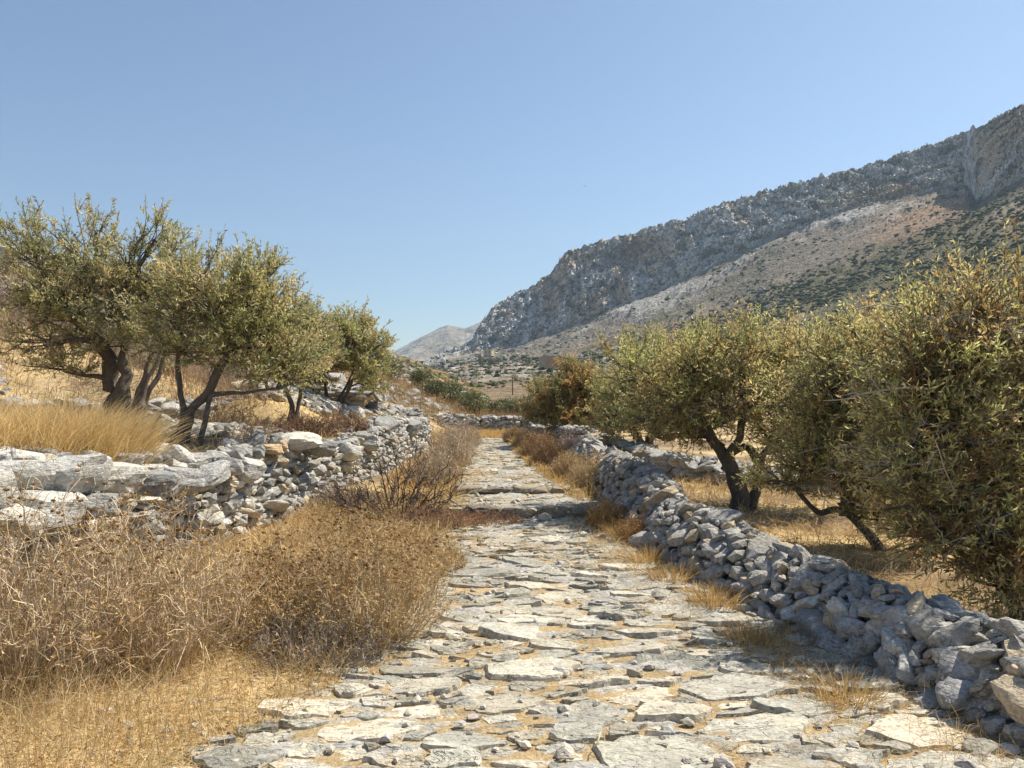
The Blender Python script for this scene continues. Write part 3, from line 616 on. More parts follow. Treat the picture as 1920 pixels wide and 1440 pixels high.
def slab_mesh(w, cen, rad, r, N, gap):
    L_ = np.linalg.norm(np.roll(w, -1, 0) - w, axis=1); cs = np.concatenate([[0], np.cumsum(L_)]); wc = np.concatenate([w, w[:1]])
    t = (np.arange(N) + r.uniform(0, 1)) / N * cs[-1]; b = np.stack([np.interp(t % cs[-1], cs, wc[:, 0]), np.interp(t % cs[-1], cs, wc[:, 1])], 1)
    v = b - cen; l = np.linalg.norm(v, axis=1); k = np.arange(N) / N
    sh_ = (l - gap * r.uniform(.5, 1.3)) / l
    sh_ = sh_ * (1 - .05 - .07 * fbm(b[:, 0] * 9, b[:, 1] * 9, cen[0] * 31, 5, 3) - .05 * r.random(N))
    b = cen + v * np.clip(sh_, .3, .99)[:, None]
    jg = .26 * rad; b = b + jg * np.stack([fbm(b[:, 0] * 11, b[:, 1] * 11, 3, 15, 3), fbm(b[:, 0] * 11, b[:, 1] * 11, 9, 16, 3)], 1) * np.array([1.5, 1.]) + r.normal(0, .028 * rad, b.shape)
    yb = cen[1]; zb = float(pathz(np.array(yb)))
    big = rad > .1
    hgt = r.uniform(.005, .021) + (.018 * (r.random() < .12)) if yb < 12 else r.uniform(.006, .02)
    tx, ty = r.normal(0, .06), r.normal(-.015, .075)
    if yb > 9.7: tx, ty, hgt = tx * .4, ty * .4, hgt * .6
    rough = r.uniform(.5, 1.4) * (1.3 if not big else 1)
    rings = [(1.04, None), (1.0, -.02), (.965, 0.), (.82, 0), (.62, 0), (.38, 0), (.15, 0)]
    V = []
    for f, mode in rings:
        q = cen + (b - cen) * f
        if mode is None: z = np.full(N, zb - .045)
        else:
            dx, dy = q[:, 0] - cen[0], q[:, 1] - cen[1]
            st = fbm(q[:, 0] * 3 + cen[1] * 3, q[:, 1] * 14, cen[0] * 7, 6, 3)
            z = zb + hgt + tx * dx + ty * dy + .012 * rough * fbm(q[:, 0] * 8, q[:, 1] * 8, cen[0] * 11, 7, 4) + .016 * rough * (np.floor(st * 6) / 6) + .004 * rough * st + mode * r.uniform(.5, 1.3)
            if mode == -.02: z = z + r.normal(0, .003, N)
        V.append(np.column_stack([q, z]))
    V = np.concatenate(V); nr2 = len(rings)
    ii = np.arange(nr2 - 1)[:, None] * N + np.arange(N)[None]; jj = np.arange(nr2 - 1)[:, None] * N + (np.arange(N)[None] + 1) % N
    Fq = np.stack([ii, jj, jj + N, ii + N], -1).reshape(-1, 4)
    cp = np.array([[cen[0], cen[1], V[-N:, 2].mean()]]); V = np.concatenate([V, cp])
    last = (nr2 - 1) * N; ft = np.stack([last + np.arange(N), last + (np.arange(N) + 1) % N, np.full(N, len(V) - 1)], 1)
    return V, Fq, ft
SC = np.array([[.33, .33, .31], [.29, .295, .285], [.38, .37, .34], [.42, .40, .36], [.31, .31, .30], [.36, .34, .30]])
score = [s[2] / s[1][1] ** 1.5 for s in slabs]; order = np.argsort(score)[::-1]; rest = Acc()
for k, i in enumerate(order):
    w, cen, rad = slabs[i]; nearq = k < 300
    if not nearq and r.random() < .05: continue
    V, Fq, ft = slab_mesh(w, cen, rad, r, 30 if nearq else (16 if cen[1] < 12 else 10), .012 if rad > .08 else .007)
    c = SC[r.integers(len(SC))] * r.uniform(.85, 1.15) * np.array([1.22, 1.165, 1.02])
    if r.random() < .06: c = np.array([.55, .49, .38])
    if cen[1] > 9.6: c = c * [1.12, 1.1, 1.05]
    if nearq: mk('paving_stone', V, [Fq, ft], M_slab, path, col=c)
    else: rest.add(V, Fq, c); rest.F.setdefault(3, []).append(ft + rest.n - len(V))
    if cen[1] < 14: joints.append(w)
for k in range(900):           # thin flakes lying between and on the slabs
    yy_ = 2.1 + 8 * r.random() ** 1.3; xx_ = r.uniform(np.interp(yy_, PY, PLX) - .1, np.interp(yy_, PY, PRX) + .15); m_ = r.integers(5, 8); an_ = np.sort(r.uniform(0, 6.283, m_)); s_ = r.lognormal(math.log(.038), .4)
    w = np.stack([xx_ + np.cos(an_) * s_ * 1.5, yy_ + np.sin(an_) * s_ * .8], 1)
    if not ins(yy_, xx_, .15): continue
    V, Fq, ft = slab_mesh(w, w.mean(0), s_, r, 9, .002); V[:, 2] += r.uniform(-.02, .004) + (V[:, 0] - xx_) * r.normal(0, .12) + (V[:, 1] - yy_) * r.normal(0, .15)
    rest.add(V, Fq, SC[r.integers(len(SC))] * r.uniform(.75, 1.2) * np.array([1.25, 1.2, 1.05])); rest.F.setdefault(3, []).append(ft + rest.n - len(V))
tag(rest.make('small_paving', M_slab, path), kind='stuff')
# rough schist bed that shows between the slabs
gy = np.unique(np.concatenate([np.geomspace(1.7, 12, 320), np.linspace(12.05, 23.6, 80)])); gu = np.linspace(-.04, 1.04, 96)
BY, BU = np.meshgrid(gy, gu, indexing='ij'); BXx = lerp(np.interp(BY, PY, PLX), np.interp(BY, PY, PRX), BU)
q1 = fbm(BXx * 4, BY * 13 - BXx * 3, 0, 151, 4); q2 = fbm(BXx * 11, BY * 26 - BXx * 6, 0, 152, 3); q3 = fbm(BXx * 1.3, BY * 1.3, 0, 153, 3)
bz = pathz(BY) + .003 + .02 * np.floor(q1 * 5) / 5 + .012 * q1 + .008 * q2 + .016 * q3 - .05 * sstep(.47, .54, np.abs(BU - .5))
soilm = sstep(-.2, .2, -(bz - pathz(BY) - .004) / .02)
bc = lerp(np.array([.36, .35, .32]) * (1 + .25 * q2[..., None]), np.array([.44, .33, .18]), (soilm * .9)[..., None])
tag(mk('path_bed', np.stack([BXx, BY, bz], -1).reshape(-1, 3), grid_faces(*BY.shape), M_slab, path, col=bc.reshape(-1, 3)), kind='stuff')
# the two step risers: rows of kerb blocks
for (yy, zt, x0, x1, hh) in ((9.66, .14, -.62, 1.12, .13), (11.06, .222, -.82, .70, .085)):
    x = x0
    while x < x1:
        w = r.uniform(.3, .62); w = min(w, x1 - x + .1)
        V, Fa = ROCKV[3][int(r.integers(NV))]; V = np.sign(V) * np.abs(V) ** .8
        mk('step_stone', V * [w * .52, .13, hh * .62] + [x + w / 2, yy + .1 + r.normal(0, .012), zt - hh * .5], Fa, M_slab, path, col=np.array([.25, .205, .15]) * r.uniform(.8, 1.15)); x += w + .012
# chips and small loose stones on and beside the path
n = 2600; yy = 2.2 + 12 * r.random(n) ** 1.5; e = r.random(n); xl, xr = np.interp(yy, PY, PLX), np.interp(yy, PY, PRX)
xx = np.where(e < .45, r.uniform(-.35, 1.35, n) * 0 + xl + (xr - xl) * r.random(n), np.where(e < .8, xr + np.abs(r.normal(0, .22, n)), xl - np.abs(r.normal(0, .8, n))))
sz = r.lognormal(np.log(.012), .6, n); a = Acc(); V, Fq, Cc = blobs(np.stack([xx, yy, H(xx, yy) + sz * .2 + np.where(e < .45, .012, 0)], 1), sz, jit([[.46, .43, .37], [.54, .49, .4], [.38, .36, .32]], n, 1, .15, .03, r), r)
tag(mk('stone_chips', V, Fq, M_slab, col=Cc), 'small stone chips strewn over the path', kind='stuff')
# ------------------------------------------------------------------ vegetation
def curve(a, b, k, bend, rnd, wob=.04):
    """(n,3),(n,3) -> (n,k,3) curved paths; bend lifts the middle"""
    t = np.linspace(0, 1, k)[None, :, None]; p = a[:, None] * (1 - t) + b[:, None] * t
    L_ = np.linalg.norm(b - a, axis=1)[:, None, None]
    off = rnd.normal(size=(len(a), 1, 3)) * wob * L_; off2 = rnd.normal(size=(len(a), 1, 3)) * wob * .6 * L_
    return p + np.sin(np.pi * t) * off + np.sin(2 * np.pi * t) * off2 + np.sin(np.pi * t) * np.array([0, 0, 1.]) * bend * L_
def olive(name, label, base, stems, lumps, nt, twigs, leaves, ll, lw_, cols, seed, group, trunk_r=.09, up=.5, bare=0, droop=0., spiky=.25, grow=1.08):
    """stems: list of (list of points px/py/depth already in world, r0, r1); lumps: (x,y,z,rx,ry,rz,weight)"""
    r = np.random.default_rng(seed); t = thing(name, label, 'tree', base, group)
    fin = []
    for (pts_, r0, r1) in stems:
        p = np.array(pts_, float); k = 22; s = np.concatenate([[0], np.cumsum(np.linalg.norm(np.diff(p, axis=0), axis=1))]); q = np.linspace(0, s[-1], k)
        c = np.stack([np.interp(q, s, p[:, i]) for i in range(3)], 1)
        for _ in range(3): c[1:-1] = (c[:-2] + 2 * c[1:-1] + c[2:]) / 4
        c = c + .38 * r0 * np.stack([vn(q * 5, i, seed) for i in range(3)], 1)
        rr = lerp(r0, r1, np.linspace(0, 1, k) ** .7) * (1 + .6 * np.exp(-q / (r0 * 1.6)))
        V, Fq = tubes(c[None], rr[None], 10); V = V + (.42 * r0 * fbm(V[:, 0] * 9 / (r0 * 10 + .3), V[:, 1] * 9 / (r0 * 10 + .3), V[:, 2] * 4, seed, 4))[:, None] * nrm(V - np.repeat(c, 10, 0))
        a = Acc(); a.add(V, Fq, (.13, .11, .09)); a.make('trunk', M_bark, t, True); fin.append((c, rr))
    lm = np.array(lumps); lm[:, 3:6] *= grow; nt = int(nt * grow ** 1.5); wgt = lm[:, 6] / lm[:, 6].sum(); tg, li = [], r.choice(len(lm), nt, p=wgt)
    ends = np.concatenate([f[0][8:] for f in fin]); 
    d = nrm(r.normal(size=(nt, 3))); rad = r.uniform(.25, 1, nt) ** .5
    tgt = lm[li, :3] + d * rad[:, None] * lm[li, 3:6]
    # limbs: from the nearest stem point to each lump centre
    lc = lm[:, :3] + [0, 0, -.25] * lm[:, 3:6]; ni = np.array([np.argmin(np.linalg.norm(ends - c, axis=1) + .6 * np.maximum(0, ends[:, 2] - c[2])) for c in lc])
    limb = curve(ends[ni], lc, 10, .06, r, .07); L0 = np.linalg.norm(lc - ends[ni], axis=1)
    V, Fq = tubes(limb, np.linspace(.45, .16, 10)[None] * trunk_r * np.clip(L0[:, None] + .4, .4, 1.2), 6); a = Acc(); a.add(V, Fq, (.15, .125, .1)); tag(a.make('limbs', M_bark, t, True), kind='stuff')
    fr = r.integers(3, 10, nt); st = limb[li, fr]
    br = curve(st, tgt, 8, .07, r, .07); V, Fq = tubes(br, np.linspace(.13, .04, 8)[None] * trunk_r * r.uniform(.7, 1.3, (nt, 1)), 4)
    a = Acc(); a.add(V, Fq, (.16, .14, .115))
    # twigs
    bi = np.repeat(np.arange(nt), twigs); n = len(bi); ti = r.integers(3, 8, n); o = br[bi, ti]
    cen = lm[li[bi], :3]; outd = nrm((o - cen) / lm[li[bi], 3:6]); td = nrm(outd * .55 + nrm(br[bi, 7] - br[bi, 4]) * .35 + r.normal(size=(n, 3)) * .5 + np.array([0, 0, 1]) * (up - droop * r.random((n, 1))))
    tl = r.uniform(.5, 1.25, n) * spiky
    tp = o[:, None] + td[:, None] * (np.linspace(0, 1, 4)[None, :, None] * tl[:, None, None]) + np.array([0, 0, 1.]) * (np.linspace(0, 1, 4)[None, :, None] ** 2) * tl[:, None, None] * .15
    V, Fq = ribbons(tp[:, [0, 3]], np.array([[.0032, .0014]]) * np.ones((n, 1)) * (1 + trunk_r * 4), r); a.add(V, Fq, (.19, .165, .13)); a.make('twigs', M_bark, t)
    # leaves
    ki = np.repeat(np.arange(n), leaves); m = len(ki); f = r.random(m) ** .8; b = tp[ki, 0] * (1 - f[:, None]) + tp[ki, 3] * f[:, None]
    ld = nrm(td[ki] * .75 + r.normal(size=(m, 3)) * .62 + [0, 0, .1])
    V, Fq = leafs(b, ld, ll * r.uniform(.65, 1.25, m), lw_ * r.uniform(.7, 1.2, m), r)
    shade = jit(cols, nt, 1, .12, .05, r)[bi][ki] * r.uniform(.75, 1.3, (m, 1))
    dry = r.random(m) < .05; shade[dry] = [.28, .19, .08]
    off = np.array(base); o2 = mk('crown', V - off, Fq, M_leaf, t, np.repeat(shade, 4, 0))
    if bare:
        bt = tgt[r.choice(nt, bare)]; b0 = bt - (bt - lm[li[0], :3]) * .2; e = b0 + nrm(r.normal(size=(bare, 3)) * [1, .6, .35] + [-.9, -.5, 0]) * r.uniform(.25, .7, (bare, 1))
        pb = curve(b0, e, 7, .05, r, .16); V, Fq = tubes(pb, np.linspace(.007, .002, 7)[None] * r.uniform(.6, 1.3, (bare, 1)), 4); a = Acc(); a.add(V, Fq, (.35, .31, .26))
        k2 = np.repeat(np.arange(bare), 4); s0 = pb[k2, r.integers(2, 6, len(k2))]; e2 = s0 + nrm(r.normal(size=(len(k2), 3)) + nrm(e - b0)[k2] * 1.2) * r.uniform(.08, .25, (len(k2), 1))
        V, Fq = tubes(curve(s0, e2, 4, .03, r, .12), np.linspace(.0035, .0015, 4)[None] * np.ones((len(k2), 1)), 3); a.add(V, Fq, (.35, .31, .26)); a.make('dead_branches', M_twig, t)
    return t
OLG = [[0.438, 0.413, 0.171], [0.539, 0.484, 0.222], [0.336, 0.348, 0.153], [0.606, 0.534, 0.29]]
OLB = [[0.477, 0.446, 0.189], [0.566, 0.472, 0.208], [0.389, 0.384, 0.169], [0.62, 0.481, 0.208], [0.6, 0.569, 0.225]]
OLO = [[0.396, 0.294, 0.126], [0.33, 0.294, 0.121], [0.506, 0.304, 0.105], [0.286, 0.273, 0.11], [0.374, 0.336, 0.137]]
gl, gr = 'olive trees on the left terrace', 'olive trees in the right field'
def LP(*a): return [tuple(P(*q[:3])) + q[3:] for q in a]
def stm(*pts): return [tuple(P(*q)) for q in pts]
# lumps in (px, py, depth, rx, ry, rz, weight)
olive('olive_tree', 'tall olive tree with thick dark trunk at the far left behind the golden grass', tuple(P(215, 812, 12.2)),
      [(stm((216, 835, 12.2), (216, 770, 12.2), (208, 710, 12.3), (188, 655, 12.2), (150, 610, 12.1)), .2, .07), (stm((224, 800, 12.15), (232, 730, 12.1), (232, 680, 12.2), (225, 610, 12.3)), .13, .05), (stm((236, 800, 11.9), (275, 690, 11.9), (290, 640, 11.9)), .05, .025), (stm((262, 800, 11.7), (275, 740, 11.6), (300, 700, 11.7), (310, 650, 11.7)), .05, .03)],
      LP((70, 470, 12.3, .62, .7, .75, 1.1), (165, 470, 12.3, .62, .8, .72, 1.5), (110, 570, 12, .85, .9, .5, 1.5), (230, 560, 12.1, .9, 1, .75, 2.4), (290, 500, 12.2, .65, .8, .66, 1.6), (60, 430, 12.4, .3, .4, .5, .4), (180, 420, 12.3, .35, .4, .42, .5), (90, 640, 11.8, .6, .8, .3, .8), (330, 500, 12.2, .4, .5, .7, .9), (290, 440, 12.2, .3, .4, .32, .4), (40, 560, 12.2, .4, .6, .4, .5), (200, 640, 12, .7, .8, .3, .8), (120, 690, 11.9, .5, .7, .2, .5), (290, 650, 11.9, .6, .8, .25, .8)),
      290, 9, 13, .062, .0095, OLG, 201, gl, .12)
olive('olive_tree', 'olive tree with forked leaning trunk at the middle of the left terrace', tuple(P(345, 832, 9.1)),
      [(stm((330, 850, 9.1), (345, 790, 9.1), (375, 752, 9.1), (395, 720, 9.1), (410, 680, 9.2), (450, 640, 9.3)), .10, .035), (stm((338, 838, 9.05), (345, 760, 9.1), (330, 690, 9.2), (335, 640, 9.2)), .045, .025), (stm((372, 840, 9.0), (390, 760, 9.05), (398, 735, 9.1)), .035, .03), (stm((395, 740, 9.1), (460, 735, 9.2), (520, 728, 9.3)), .03, .015), (stm((262, 800, 9.6), (262, 745, 9.7), (300, 660, 9.8)), .07, .025)],
      LP((400, 570, 9.2, .7, .8, .55, 2.2), (470, 560, 9.3, .55, .7, .42, 1.6), (330, 590, 9.3, .6, .7, .4, 1.4), (490, 640, 9.4, .5, .6, .36, 1.4), (380, 505, 9.3, .35, .4, .25, .7), (520, 600, 9.5, .4, .5, .3, 1), (470, 505, 9.3, .28, .4, .2, .5), (430, 650, 9.1, .5, .6, .24, 1), (500, 690, 9.3, .4, .5, .2, .6), (500, 530, 9.4, .18, .3, .18, .2), (360, 660, 9.1, .5, .6, .18, .8), (545, 650, 9.6, .35, .5, .3, 1.), (560, 710, 9.6, .3, .4, .2, .6)),
      260, 9, 13, .056, .0085, OLG, 202, gl, .08)
olive('olive_tree', 'small bushy olive with many thin dark stems right of the left terrace', tuple(P(600, 800, 16.5)),
      [(stm((600, 805, 16.5), (598, 770, 16.5), (570, 730, 16.5), (560, 700, 16.5)), .08, .03), (stm((606, 805, 16.5), (612, 750, 16.5), (606, 700, 16.5)), .07, .03), (stm((612, 805, 16.4), (640, 760, 16.4), (660, 710, 16.4)), .06, .03), (stm((565, 800, 16.6), (555, 760, 16.6), (548, 730, 16.5)), .05, .02), (stm((608, 800, 16.5), (650, 720, 16.5), (665, 690, 16.6)), .05, .02)],
      LP((650, 640, 16.5, .75, .9, .6, 2.2), (590, 650, 16.6, .7, .9, .6, 1.8), (700, 660, 16.5, .5, .7, .5, 1.2), (660, 600, 16.5, .35, .5, .28, .6), (545, 680, 16.6, .5, .7, .5, 1.2), (700, 690, 16.4, .35, .6, .3, .6), (620, 690, 16.5, .8, .8, .25, 1), (715, 640, 16.5, .2, .3, .25, .3), (570, 720, 16.5, .6, .7, .3, .9), (690, 720, 16.4, .4, .6, .25, .6)),
      210, 8, 12, .085, .014, OLG, 203, gl, .08)
olive('olive_tree', 'low dense olive crown filling the gap between two left olive trees', tuple(P(530, 800, 13.5)),
      [(stm((545, 810, 13.5), (548, 760, 13.5), (530, 720, 13.5)), .07, .03), (stm((552, 808, 13.4), (560, 750, 13.5), (570, 700, 13.5)), .05, .02)],
      LP((540, 600, 13.5, .5, .7, .42, 1.6), (500, 600, 13.5, .4, .6, .5, 1.2), (580, 610, 13.6, .4, .6, .35, 1), (540, 640, 13.5, .55, .7, .42, 1.6), (560, 690, 13.5, .5, .7, .35, 1.3), (500, 660, 13.4, .5, .7, .45, 1.4), (600, 650, 13.7, .4, .6, .4, 1.)),
      190, 8, 13, .07, .011, OLG, 204, gl, .07)
# right field
olive('olive_tree', 'big olive tree with twisted looping dark trunk in the middle of the right field', tuple(P(1385, 968, 9.8)),
      [(stm((1388, 985, 9.8), (1382, 920, 9.8), (1365, 880, 9.8), (1350, 840, 9.85), (1330, 800, 9.9)), .13, .055), (stm((1365, 880, 9.8), (1370, 840, 9.75), (1385, 815, 9.7), (1392, 780, 9.7)), .065, .04), (stm((1404, 970, 9.85), (1415, 915, 9.85), (1420, 870, 9.85), (1405, 835, 9.8), (1375, 845, 9.8)), .07, .045), (stm((1418, 880, 9.85), (1445, 830, 9.9), (1470, 790, 9.9)), .05, .03), (stm((1350, 840, 9.85), (1310, 790, 9.9), (1290, 740, 9.9)), .05, .025)],
      LP((1300, 690, 9.9, .62, .9, .42, 2), (1390, 690, 9.8, .7, 1., .45, 2.2), (1480, 710, 9.9, .65, .9, .45, 2), (1270, 760, 9.9, .5, .8, .35, 1.3), (1350, 760, 9.6, .6, .8, .3, 1.2), (1530, 750, 9.8, .5, .8, .4, 1.2), (1330, 640, 9.9, .35, .5, .2, .8), (1430, 650, 9.9, .5, .6, .22, 1), (1500, 660, 9.9, .35, .5, .25, .7), (1240, 700, 10, .35, .6, .4, .8), (1470, 830, 9.8, .5, .8, .25, .8), (1230, 810, 9.9, .3, .5, .2, .6), (1200, 780, 9.9, .35, .5, .3, .9), (1290, 815, 9.9, .35, .5, .2, .8), (1330, 790, 9.8, .4, .5, .2, .8), (1440, 800, 9.7, .4, .5, .25, .8), (1540, 690, 9.9, .5, .7, .4, 1.2), (1560, 830, 9.9, .5, .7, .3, 1.), (1620, 760, 9.9, .5, .7, .45, 1.2), (1180, 700, 10.2, .35, .6, .35, .8)),
      360, 9, 13, .058, .0088, OLB, 205, gr, .1, bare=30, grow=1.12, spiky=.32)
olive('olive_tree', 'browning olive tree leaning over the shaded wall beside the far end of the path', tuple(P(1090, 815, 19.5)),
      [(stm((1095, 835, 19.5), (1090, 790, 19.5), (1075, 760, 19.5)), .12, .05), (stm((1100, 835, 19.5), (1120, 780, 19.5), (1140, 750, 19.5)), .1, .04)],
      LP((1040, 750, 19.5, .75, 1., .6, 1.8), (1090, 715, 19.5, .7, 1, .5, 1.6), (1130, 750, 19.5, .7, 1, .7, 1.6), (1010, 770, 19.5, .45, .8, .45, 1), (1070, 780, 19.2, .8, .9, .35, 1.2), (1075, 700, 19.6, .4, .5, .35, .6)),
      260, 9, 15, .075, .0115, OLO, 206, gr, .1)
olive('olive_tree', 'dark olive tree crouching between the browning olive and the looped trunk', tuple(P(1200, 850, 14.5)),
      [(stm((1200, 865, 14.5), (1195, 820, 14.5), (1180, 780, 14.5)), .13, .05), (stm((1205, 865, 14.5), (1225, 810, 14.5), (1240, 770, 14.5)), .1, .04)],
      LP((1180, 740, 14.5, .65, .9, .55, 1.8), (1230, 700, 14.5, .6, .9, .5, 1.8), (1150, 780, 14.5, .5, .8, .4, 1.2), (1220, 780, 14.3, .6, .8, .4, 1.4), (1270, 720, 14.5, .5, .8, .5, 1.4), (1210, 660, 14.6, .4, .5, .3, .7), (1250, 655, 14.6, .3, .5, .3, .6)),
      230, 8, 12, .075, .012, OLB[:3], 207, gr, .1)
olive('olive_tree', 'olive tree with low crooked trunk bending down to the dry grass in the right field', tuple(P(1580, 985, 7.7)),
      [(stm((1660, 1055, 7.4), (1625, 1000, 7.5), (1600, 965, 7.6), (1570, 950, 7.7), (1535, 972, 7.7), (1520, 955, 7.7), (1500, 925, 7.7)), .055, .03), (stm((1590, 965, 7.6), (1580, 920, 7.6), (1600, 850, 7.6), (1610, 790, 7.6)), .07, .035), (stm((1575, 955, 7.7), (1640, 900, 7.6), (1700, 850, 7.5)), .05, .025)],
      LP((1600, 740, 7.6, .55, .8, .42, 2.2), (1680, 700, 7.5, .55, .8, .42, 2.2), (1540, 800, 7.7, .45, .7, .32, 1.4), (1620, 820, 7.4, .55, .7, .28, 1.6), (1720, 790, 7.3, .5, .7, .4, 1.6), (1560, 690, 7.7, .4, .6, .3, 1.1), (1640, 630, 7.6, .35, .5, .25, .9), (1520, 870, 7.6, .3, .5, .22, .6), (1620, 900, 7.3, .45, .6, .2, .6), (1490, 760, 7.8, .3, .5, .35, .8), (1700, 860, 7.4, .45, .5, .25, 1.2), (1740, 930, 7.3, .4, .5, .18, .8), (1560, 860, 7.6, .35, .5, .2, .7), (1640, 950, 7.4, .35, .5, .14, .6), (1460, 900, 7.9, .25, .4, .14, .4)),
      330, 9, 13, .054, .008, OLB, 208, gr, .085, bare=40, grow=1.12, spiky=.32)
olive('olive_tree', 'nearest olive tree with orange tipped sprays hanging over the wall at the right edge', tuple(P(1930, 1185, 5.2)),
      [(stm((1915, 1215, 5.2), (1908, 1130, 5.2), (1905, 1050, 5.25), (1880, 940, 5.3), (1840, 860, 5.3)), .075, .04), (stm((1908, 1120, 5.2), (1930, 1000, 5.2), (1960, 860, 5.2)), .06, .03), (stm((1900, 1040, 5.2), (1830, 1010, 5.15), (1760, 985, 5.1), (1700, 990, 5.05)), .025, .01), (stm((1880, 940, 5.3), (1800, 880, 5.2), (1720, 840, 5.1)), .03, .012)],
      LP((1800, 660, 5.4, .42, .6, .3, 2.2), (1880, 600, 5.4, .4, .6, .28, 2.), (1960, 640, 5.4, .5, .7, .6, 2.2), (1720, 690, 5.3, .3, .5, .26, 1.2), (1850, 720, 5.3, .5, .6, .3, 2.2), (1760, 790, 5.2, .42, .5, .26, 1.6), (1880, 840, 5.2, .45, .6, .32, 1.9), (1800, 920, 5.1, .38, .5, .2, 1.3), (1900, 970, 5.1, .4, .5, .26, 1.7), (1790, 575, 5.5, .2, .3, .12, .5), (1850, 1020, 5.0, .25, .4, .14, .8), (1700, 940, 5.1, .2, .3, .14, .5), (1720, 640, 5.4, .2, .3, .16, .5), (2040, 850, 5.3, .4, .6, .9, 2.4), (1910, 1060, 4.95, .25, .3, .14, .9), (1770, 1000, 5.1, .25, .3, .14, .9), (1870, 1100, 4.95, .22, .3, .1, .5), (1690, 880, 5.2, .25, .35, .2, .8), (1720, 740, 5.3, .3, .4, .22, 1.)),
      430, 10, 13, .052, .0068, OLB + [[.26, .16, .06]], 209, gr, .075, bare=80, spiky=.34, droop=.35, grow=1.0)
# bare lower twigs trailing from the nearest olive
r = np.random.default_rng(61)

# ------------------------------------------------------------------ dry shrubs
def shrub(name, label, cat, px_, py_, d, w, h, ns, seed, tw=(.25, .205, .16), lf=None, nl=0, heads=0, hc=(.30, .165, .06), group=None, lean=(0, 0), rad=.003, fork=4, spread=1., leafL=.035, base_w=.35, world=None, dep=None, ls=1.):
    r = np.random.default_rng(seed)
    if world is not None: x0, y0 = world
    else: x0, y0 = (px_ - 960) / F * d, d
    z0 = float(H(x0, y0)) - .02; t = thing(name, label, cat, (x0, y0, z0), group); dep = dep or w * .8
    an = r.uniform(0, 2 * np.pi, ns); q = r.random(ns) ** .5
    b = np.stack([x0 + np.cos(an) * q * w * base_w * .5, y0 + np.sin(an) * q * dep * base_w * .5, np.zeros(ns)], 1); b[:, 2] = H(b[:, 0], b[:, 1]) - .02
    el = r.uniform(.0, 1., ns); hh = h * (1 - .45 * q ** 2) * r.uniform(.35, 1.05, ns)
    e = np.stack([x0 + np.cos(an) * q * w * .5 * spread + lean[0] * hh, y0 + np.sin(an) * q * dep * .5 * spread + lean[1] * hh, z0 + hh], 1) + r.normal(0, .03 * h, (ns, 3))
    KS = 6 if rad < .005 else 8; st = curve(b, e, KS, .0, r, .07)
    out = np.stack([np.cos(an), np.sin(an), 0 * an], 1)[:, None] * (np.sin(np.pi * np.linspace(0, 1, KS)) * .12)[None, :, None] * w * q[:, None, None]; st = st + out
    a = Acc(); RS = np.linspace(1.5, .55, KS)[None] * rad * r.uniform(.6, 1.4, (ns, 1)); nearS = y0 < 7 or KS == 8; V, Fq = tubes(st, RS, 3) if nearS else ribbons(st, RS, r); a.add(V, Fq, jit([tw], ns, KS * (3 if nearS else 2), .25, .05, r))
    k = np.repeat(np.arange(ns), fork); s = st[k, r.integers(2, KS, len(k))]; dr = nrm(nrm(e - b)[k] + r.normal(size=(len(k), 3)) * .55)
    e2 = s + dr * (h * r.uniform(.08, .3, (len(k), 1))); f2 = curve(s, e2, 5, .03, r, .1); V, Fq = ribbons(f2, np.linspace(.9, .45, 5)[None] * rad * np.ones((len(k), 1)), r); a.add(V, Fq, jit([tw], len(k), 10, .25, .05, r))
    k3 = np.repeat(np.arange(len(k)), 2); s3_ = f2[k3, r.integers(1, 5, len(k3))]; e3 = s3_ + nrm(dr[k3] + r.normal(size=(len(k3), 3)) * .7) * h * r.uniform(.04, .13, (len(k3), 1)); f3 = curve(s3_, e3, 3, .02, r, .08)
    V, Fq = ribbons(f3[:, [0, 2]], np.array([[.55, .35]]) * rad * np.ones((len(k3), 1)), r); a.add(V, Fq, jit([tw], len(k3), 4, .25, .05, r)); a.make('stems', M_twig, t)
    if nl:
        allp = np.concatenate([st[:, 2:].reshape(-1, 3), f2.reshape(-1, 3), f3.reshape(-1, 3)]); bp_ = allp[r.integers(0, len(allp), nl)]
        V, Fq = leafs(bp_, r.normal(size=(nl, 3)) + [0, 0, .5], leafL * r.uniform(.5, 1.3, nl), leafL * .11 * r.uniform(.6, 1.6, nl), r, .5)
        a = Acc(); a.add(V, Fq, jit(lf, nl, 4, .25, .06, r)); a.make('leaves', M_straw, t)
    if heads:
        top = np.concatenate([st[:, -1], f2[:, 4]]); top = top[np.argsort(-top[:, 2] + r.normal(0, .1 * h, len(top)))][:heads * 2]; top = top[r.choice(len(top), min(heads, len(top)), replace=False)]
        m = len(top); s = r.uniform(.007, .0125, m) * ls; V = ICV[None] * (1 + r.uniform(-.3, .3, (m, 12, 1))) * s[:, None, None] * [1.25, 1.25, .75] + top[:, None]
        Fq = (ICF[None] + np.arange(m)[:, None, None] * 12).reshape(-1, 3); a = Acc(); a.add(V, Fq, jit([hc, (.22, .12, .05), (.38, .24, .1)], m, 12, .2, .05, r))
        # bract spikes
        kk = np.repeat(np.arange(m), 7); V, Fq = leafs(top[kk], r.normal(size=(len(kk), 3)) * [1, 1, .5], s[kk] * 1.9, s[kk] * .35, r); a.add(V, Fq, jit([hc], len(kk), 4, .2, .05, r)); tag(a.make('seed_heads', M_straw, t), kind='stuff')
    return t
GL = [[0.605, 0.424, 0.189], [0.497, 0.318, 0.116], [0.691, 0.53, 0.284], [0.41, 0.265, 0.116]]
g1 = 'dead phlomis shrubs with seed heads in the left foreground'
GREY = (.56, .44, .29)
